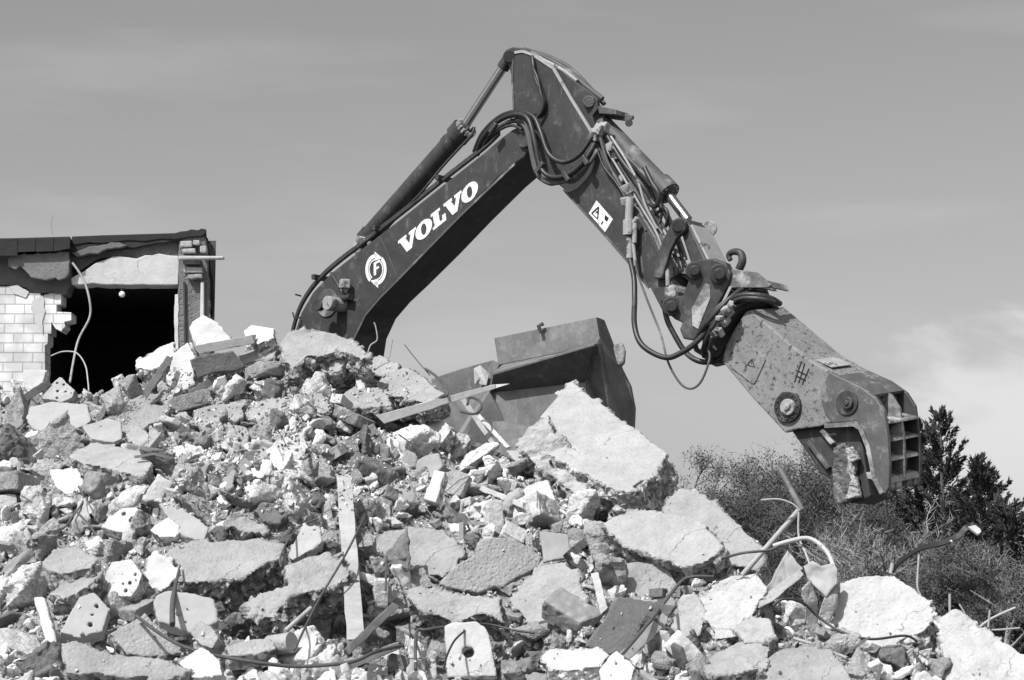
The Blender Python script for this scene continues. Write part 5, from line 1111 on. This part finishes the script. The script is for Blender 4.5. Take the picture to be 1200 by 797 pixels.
solid('roof_gap_shade', [(40, 291), (205, 276), (236, 274), (209, 282), (150, 290), (90, 298), (60, 300)], -.045, .09, 'near_black', rf, .004, .8)  # near-black sheet paints the shaded gap below the roof edge
solid('hanging_insulation', [(23, 299), (60, 296), (80, 295), (82, 306), (80, 322), (76, 326), (48, 327), (36, 325), (26, 314)], -.15, .07, 'dark', bd, .01, 1.0, 5)
solid('hanging_felt', [(10, 300), (24, 298), (27, 310), (18, 316), (10, 312)], -.15, .05, 'dark', bd, .01, .8, 5)
solid('torn_edge', [(84, 296), (104, 289), (140, 284), (150, 287), (120, 294), (98, 299), (90, 301)], -.10, .08, 'dark', bd, .01, .8, 5)
# the room: side, back, ceiling and floor walls
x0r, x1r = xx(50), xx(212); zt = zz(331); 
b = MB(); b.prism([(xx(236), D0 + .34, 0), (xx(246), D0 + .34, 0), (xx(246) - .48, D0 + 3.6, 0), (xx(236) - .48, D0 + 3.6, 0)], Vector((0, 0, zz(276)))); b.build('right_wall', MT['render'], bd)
rb('back_wall', RX0, x1r - .3, D0 + 3.6, D0 + 3.8, 0, zz(278), 'near_black')
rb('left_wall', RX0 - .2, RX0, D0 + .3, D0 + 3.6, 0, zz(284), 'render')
rb('ceiling', RX0, xx(196), D0 + .32, D0 + 3.6, zt + .05, zt + .2, 'near_black')
rb('partition', x0r - .35, x0r - .2, D0 + .32, D0 + 3.6, 0, zt, 'near_black')
b = MB(); b.prism([(x1r - .05, D0 + .36, 0), (xx(234), D0 + .36, 0), (xx(234) - .48, D0 + 3.6, 0), (x1r - .53, D0 + 3.6, 0)], Vector((0, 0, zt + .3))); b.build('inner_wall', MT['near_black'], bd)
rb('lower_wall', RX0, xx(247), D0 + .02, D0 + .28, 0, zz(468), 'render')
solid('door_jamb', [(205, 345), (209, 345), (209, 470), (205, 470), (206, 420), (204, 370)], -.03, .10, 'white', bd, .005, .4, 8)
b = MB(); b.prism([A3(x, y, .1) for x, y in outline([(240, 276), (244, 280), (247, 300), (251, 345), (249, 374), (246, 350), (242, 300)], .6, 8)], Vector((-.14, .9, 0))); b.build('shaded_side_strip', MT['tar'], bd)  # black strip paints the building's right side, turned from the sun
# light bulb and loose cables
lb_ = empty('light_bulb', tuple(A3(143, 345, -.12))); tag(lb_, 'round white bulb hanging in the dark opening under the white lintel', 'light bulb')
bm = bmesh.new(); bmesh.ops.create_uvsphere(bm, u_segments=20, v_segments=12, radius=.038); me = bpy.data.meshes.new('globe'); bm.to_mesh(me); bm.free()
for p_ in me.polygons: p_.use_smooth = True
link('globe', me, MT['bulb'], lb_)
b = MB(); c = A3(143, 345, -.12); b.cyl(c + Vector((0, 0, .03)), c + Vector((0, 0, .075)), .018, 10); b.tube([c + Vector((0, 0, .07)), c + Vector((.002, .02, .14))], .004, 6); b.build('socket', MT['ink'], lb_)
PT('hanging_cable', 'pale cable dangling from the torn roof down past the black room', 'cable', 'the hanging cable', [(85, 308, 24.1), (98, 328, 24.05), (105, 352, 24.0), (105, 372, 24.0), (92, 398, 23.9), (86, 424, 23.7), (82, 448, 23.3)], .014, 'wire', group='loose cables at the building', reg=False)
PT('looped_cable', 'thin looped cable rising from the rubble in front of the black room', 'cable', 'the looped cable', [(60, 417, 23.3), (74, 412, 23.2), (90, 414, 23.1), (100, 428, 23.0), (103, 446, 22.8), (104, 458, 22.6)], .008, 'wire', group='loose cables at the building', reg=False)
PT('dead_twig', 'faint dry weed stalks standing on the tarred roof', 'weed', 'the weed', [(62, 276, 25.2), (60, 262, 25.2), (63, 252, 25.2)], .002, 'bark', reg=False)

# ------------------------------------------------------------------ trees
def twig_tree(name, label, px, top_py, D, spread, leafy, m_bark, m_leaf, seed, n_limbs=9, base=0., group='trees behind the site', cat='tree', leaf=.05, nleaf=6000, twig=6500, cup=.45, trunk=True):
    r = random.Random(seed); npr = np.random.default_rng(seed)
    base_p = at(px, 700, D); bx_, by = base_p.x, base_p.y; H = at(px, top_py - 9, D).z
    rt = empty(name, (bx_, by, base)); tag(rt, label, cat, group)
    O = Vector((bx_, by, base)); b = MB(); tips = []
    def branch(p, d, L_, r0, lvl):
        pts = [p]; q_ = p; dd = d.copy()
        for k in range(4):
            dd = (dd + Vector((r.gauss(0, .16), r.gauss(0, .16), r.gauss(.04, .1)))).normalized(); q_ = q_ + dd * L_ / 4; pts.append(q_)
        b.tube(pts, [r0 * (1 - .65 * i / 4) for i in range(5)], 5 if lvl < 2 else 3, caps=False)
        if lvl == 3: tips.append((pts[2], dd)); tips.append((q_, dd)); return
        kids = {0: n_limbs, 1: 5, 2: 5}[lvl]
        for c in range(kids):
            t = r.uniform(.25 if lvl == 0 else .2, 1.0); i = min(int(t * 4), 3); s = pts[i].lerp(pts[i + 1], t * 4 - i)
            a = r.uniform(0, 6.28); out_ = Vector((math.cos(a), math.sin(a), r.uniform(.1, .8) if lvl == 0 else r.uniform(-.2, .7))).normalized()
            nd = (dd * (.55 if lvl == 0 else .7) + out_ * spread).normalized(); branch(s, nd, L_ * r.uniform(.42, .62), r0 * (.45 if lvl == 0 else .5), lvl + 1)
    branch(O, Vector((0, 0, 1)), H * .74 - base * .7, H * .024, 0)
    V_ = np.array(b.v); sc = (H - base) / (max(v[2] for v in b.v) - base)
    V_ = (V_ - np.array(O)) * np.array([1, 1, sc]) + np.array(O); b.v = V_.tolist()
    b.build('trunk', MT[m_bark], rt)
    tp = np.array([(t[0] - O)[:] for t in tips]) * np.array([1, 1, sc]) + np.array(O)
    # fine twigs: slivers round the branch ends
    k = twig; c = tp[npr.integers(0, len(tp), k)] + npr.normal(0, .16 * H / 9, (k, 3)); d = npr.normal(0, 1, (k, 3)) + np.array([0, 0, .7]); d /= np.linalg.norm(d, axis=1)[:, None]
    w_ = np.cross(d, npr.normal(0, 1, (k, 3))); w_ /= np.linalg.norm(w_, axis=1)[:, None]; L_ = npr.uniform(.2, .7, k)[:, None] * H / 10; th = .011
    tv = np.stack([c - w_ * th, c + w_ * th, c + d * L_], 1).reshape(-1, 3); me = bpy.data.meshes.new('twigs'); me.from_pydata(tv.tolist(), [], np.arange(len(tv)).reshape(-1, 3).tolist()); o = link('twigs', me, MT[m_bark]); recentre(o); adopt(o, rt)
    if leafy:
        k = int(nleaf * .6); c = tp[npr.integers(0, len(tp), k)] + npr.normal(0, .22 * H / 9, (k, 3)); a = npr.normal(0, 1, (k, 3)); a /= np.linalg.norm(a, axis=1)[:, None]; e = np.cross(a, npr.normal(0, 1, (k, 3))); e /= np.linalg.norm(e, axis=1)[:, None]
        s = npr.uniform(.5, 1.3, k)[:, None] * leaf; q_ = np.stack([c - a * s, c + e * s * .6, c + a * s, c - e * s * .6], 1).reshape(-1, 3)
        me = bpy.data.meshes.new('crown'); me.from_pydata(q_.tolist(), [], np.arange(len(q_)).reshape(-1, 4).tolist()); o = link('crown', me, MT[m_leaf]); recentre(o); adopt(o, rt)
    return rt
TT = twig_tree
TT('small_tree', 'small loose tree just right of the tall pitted boulder', 822, 548, 78, .95, True, 'bark', 'leaf', 1, nleaf=12000, leaf=.05)
TT('small_tree', 'low spreading tree emerging from behind the tall pitted boulder', 796, 546, 84, .95, True, 'bark', 'leaf', 21, nleaf=12000, leaf=.05)
TT('small_tree', 'bushy small tree left of the crossed pipes', 850, 538, 80, .95, True, 'bark', 'leaf', 22, nleaf=15000, leaf=.05)
TT('broad_tree', 'broad bushy tree behind the crossed pipes', 872, 556, 74, 1.05, True, 'bark', 'leaf', 2, nleaf=21600, leaf=.05)
TT('bare_tree', 'thinly leaved taller tree left of the crusher jaw', 918, 516, 82, .9, True, 'bark', 'leaf', 3, nleaf=13200, leaf=.04)
TT('broad_tree', 'dense dark tree behind the crusher jaw', 968, 524, 80, 1.0, True, 'bark', 'leaf', 4, nleaf=22800, leaf=.05)
TT('broad_tree', 'round tree right below the crusher jaw tip', 1020, 560, 78, 1.0, True, 'bark', 'leaf', 5, nleaf=20400, leaf=.05)
TT('pale_shrub', 'pale bare shrub with thin upright stems below the crusher', 1040, 588, 60, .75, True, 'palebark', 'leaf', 6, nleaf=3600, leaf=.03, n_limbs=16, twig=2200, cat='shrub')
TT('pale_shrub', 'smaller pale bare shrub left of the bent steel strip', 1002, 600, 62, .7, True, 'palebark', 'leaf', 16, nleaf=3120, leaf=.03, n_limbs=14, twig=1500, cat='shrub')
TT('low_tree', 'low dark tree above the large smooth white boulder', 990, 604, 68, 1.1, True, 'bark', 'leaf', 7, nleaf=21600, leaf=.04)
TT('low_tree', 'low bushy tree above the arched cable', 915, 590, 68, 1.15, True, 'bark', 'leaf', 8, nleaf=21600, leaf=.04)
TT('edge_shrub', 'sparse shrub at the right edge under the conifers', 1180, 632, 56, .9, True, 'palebark', 'leaf', 9, nleaf=8400, leaf=.03, twig=1600, cat='shrub')
TT('edge_shrub', 'leafy shrub above the corner boulder', 1122, 642, 58, 1.1, True, 'bark', 'leaf', 10, nleaf=16800, leaf=.03, cat='shrub')
def conifer(label, px, top_py, D, wdt, seed, lean=0):
    r = random.Random(seed); npr = np.random.default_rng(seed); bp = at(px, 700, D); H = at(px, top_py, D).z
    rt = empty('conifer', (bp.x, bp.y, 0)); tag(rt, label, 'conifer', 'conifers at the right')
    O = Vector((bp.x, bp.y, 0)); b = MB(); b.tube([O, O + Vector((0, 0, H * .5)), O + Vector((lean, 0, H))], [H * .02, H * .012, .02], 7); Q = []
    nb_ = int(H * 12)
    for k in range(nb_):
        t = (k + r.random()) / nb_; z = H * (.06 + .92 * t); Lb = wdt * (1 - t) ** .95 * r.uniform(.5, 1.15) + .18; a = r.uniform(0, 6.28)
        s = O + Vector((lean * z / H, 0, z)); e = s + Vector((math.cos(a) * Lb, math.sin(a) * Lb, Lb * (.45 * t + .30) + r.uniform(-.1, .3)))
        m_ = s.lerp(e, .55) - Vector((0, 0, Lb * .26)); b.tube([s, m_, e], [.035, .02, .006], 4, caps=False)
        n_ = int(60 + Lb * 85); tt = npr.uniform(.12, 1.0, n_) ** .8; P0_, P1_, P2_ = np.array(s), np.array(m_), np.array(e)
        c = ((1 - tt) ** 2)[:, None] * P0_ + (2 * tt * (1 - tt))[:, None] * P1_ + (tt ** 2)[:, None] * P2_
        sp = .08 * (1.1 - tt)[:, None] + .025; c = c + npr.normal(0, 1, (n_, 3)) * sp * np.array([1, 1, .55])
        dirv = np.array(e - s) / Lb + npr.normal(0, .42, (n_, 3)) + np.array([0, 0, .2]); dirv /= np.linalg.norm(dirv, axis=1)[:, None]
        w_ = np.cross(dirv, npr.normal(0, 1, (n_, 3))); w_ /= np.linalg.norm(w_, axis=1)[:, None]; L_ = npr.uniform(.10, .26, n_)[:, None]
        Q.append(np.stack([c - w_ * .022, c + dirv * L_ * .5 - w_ * .03, c + dirv * L_, c + dirv * L_ * .5 + w_ * .03], 1).reshape(-1, 3))
    b.build('trunk', MT['bark'], rt); q_ = np.concatenate(Q); me = bpy.data.meshes.new('crown'); me.from_pydata(q_.tolist(), [], np.arange(len(q_)).reshape(-1, 4).tolist()); o = link('crown', me, MT['needle']); recentre(o); adopt(o, rt)
conifer('tallest dark conifer standing right of the crusher jaw', 1108, 484, 76, 4.0, 1)
conifer('shorter conifer left of the tallest, half hidden by the jaw', 1082, 500, 80, 3.2, 2)
conifer('ragged conifer at the right edge with upswept branch tips', 1152, 540, 72, 3.6, 3)
conifer('low dark conifer in the lower right corner of the trees', 1180, 590, 66, 3.2, 4)
# closed wood behind: one mass
Qs = []; npr = np.random.default_rng(4)
for px, py, D, wd in [(800, 590, 110, 3), (830, 582, 105, 4), (870, 582, 108, 4), (910, 545, 108, 4.5), (950, 548, 110, 4.5), (1000, 556, 108, 5), (1050, 570, 104, 4.5), (1090, 560, 108, 4), (1130, 590, 104, 4), (1170, 604, 104, 4), (1230, 600, 108, 6), (740, 600, 112, 5), (680, 610, 112, 6), (1300, 600, 112, 8), (600, 620, 115, 8), (500, 640, 120, 10), (1400, 610, 120, 12)]:
    c0 = at(px, py - 6, D); H = c0.z; n_ = 15000; u_ = npr.normal(0, 1, (n_, 3)); u_ /= np.linalg.norm(u_, axis=1)[:, None]; rad = npr.uniform(0, 1, n_) ** .33
    c = u_ * rad[:, None]; c = c * np.array([wd, wd * .7, H * .52]) * (1 + .10 * fbm(u_ * 3 + px, 2, 3))[:, None] + np.array([c0.x, c0.y, H * .48])
    a = npr.normal(0, 1, (n_, 3)); a /= np.linalg.norm(a, axis=1)[:, None]; e = np.cross(a, npr.normal(0, 1, (n_, 3))); e /= np.linalg.norm(e, axis=1)[:, None]; s = npr.uniform(.03, .065, n_)[:, None]
    Qs.append(np.stack([c - a * s, c + e * s, c + a * s, c - e * s], 1).reshape(-1, 3))
q_ = np.concatenate(Qs); me = bpy.data.meshes.new('far_wood'); me.from_pydata(q_.tolist(), [], np.arange(len(q_)).reshape(-1, 4).tolist())
tag(link('far_wood', me, MT['hedge']), 'far dark wood closing the view behind the single trees', 'wood', kind='stuff')
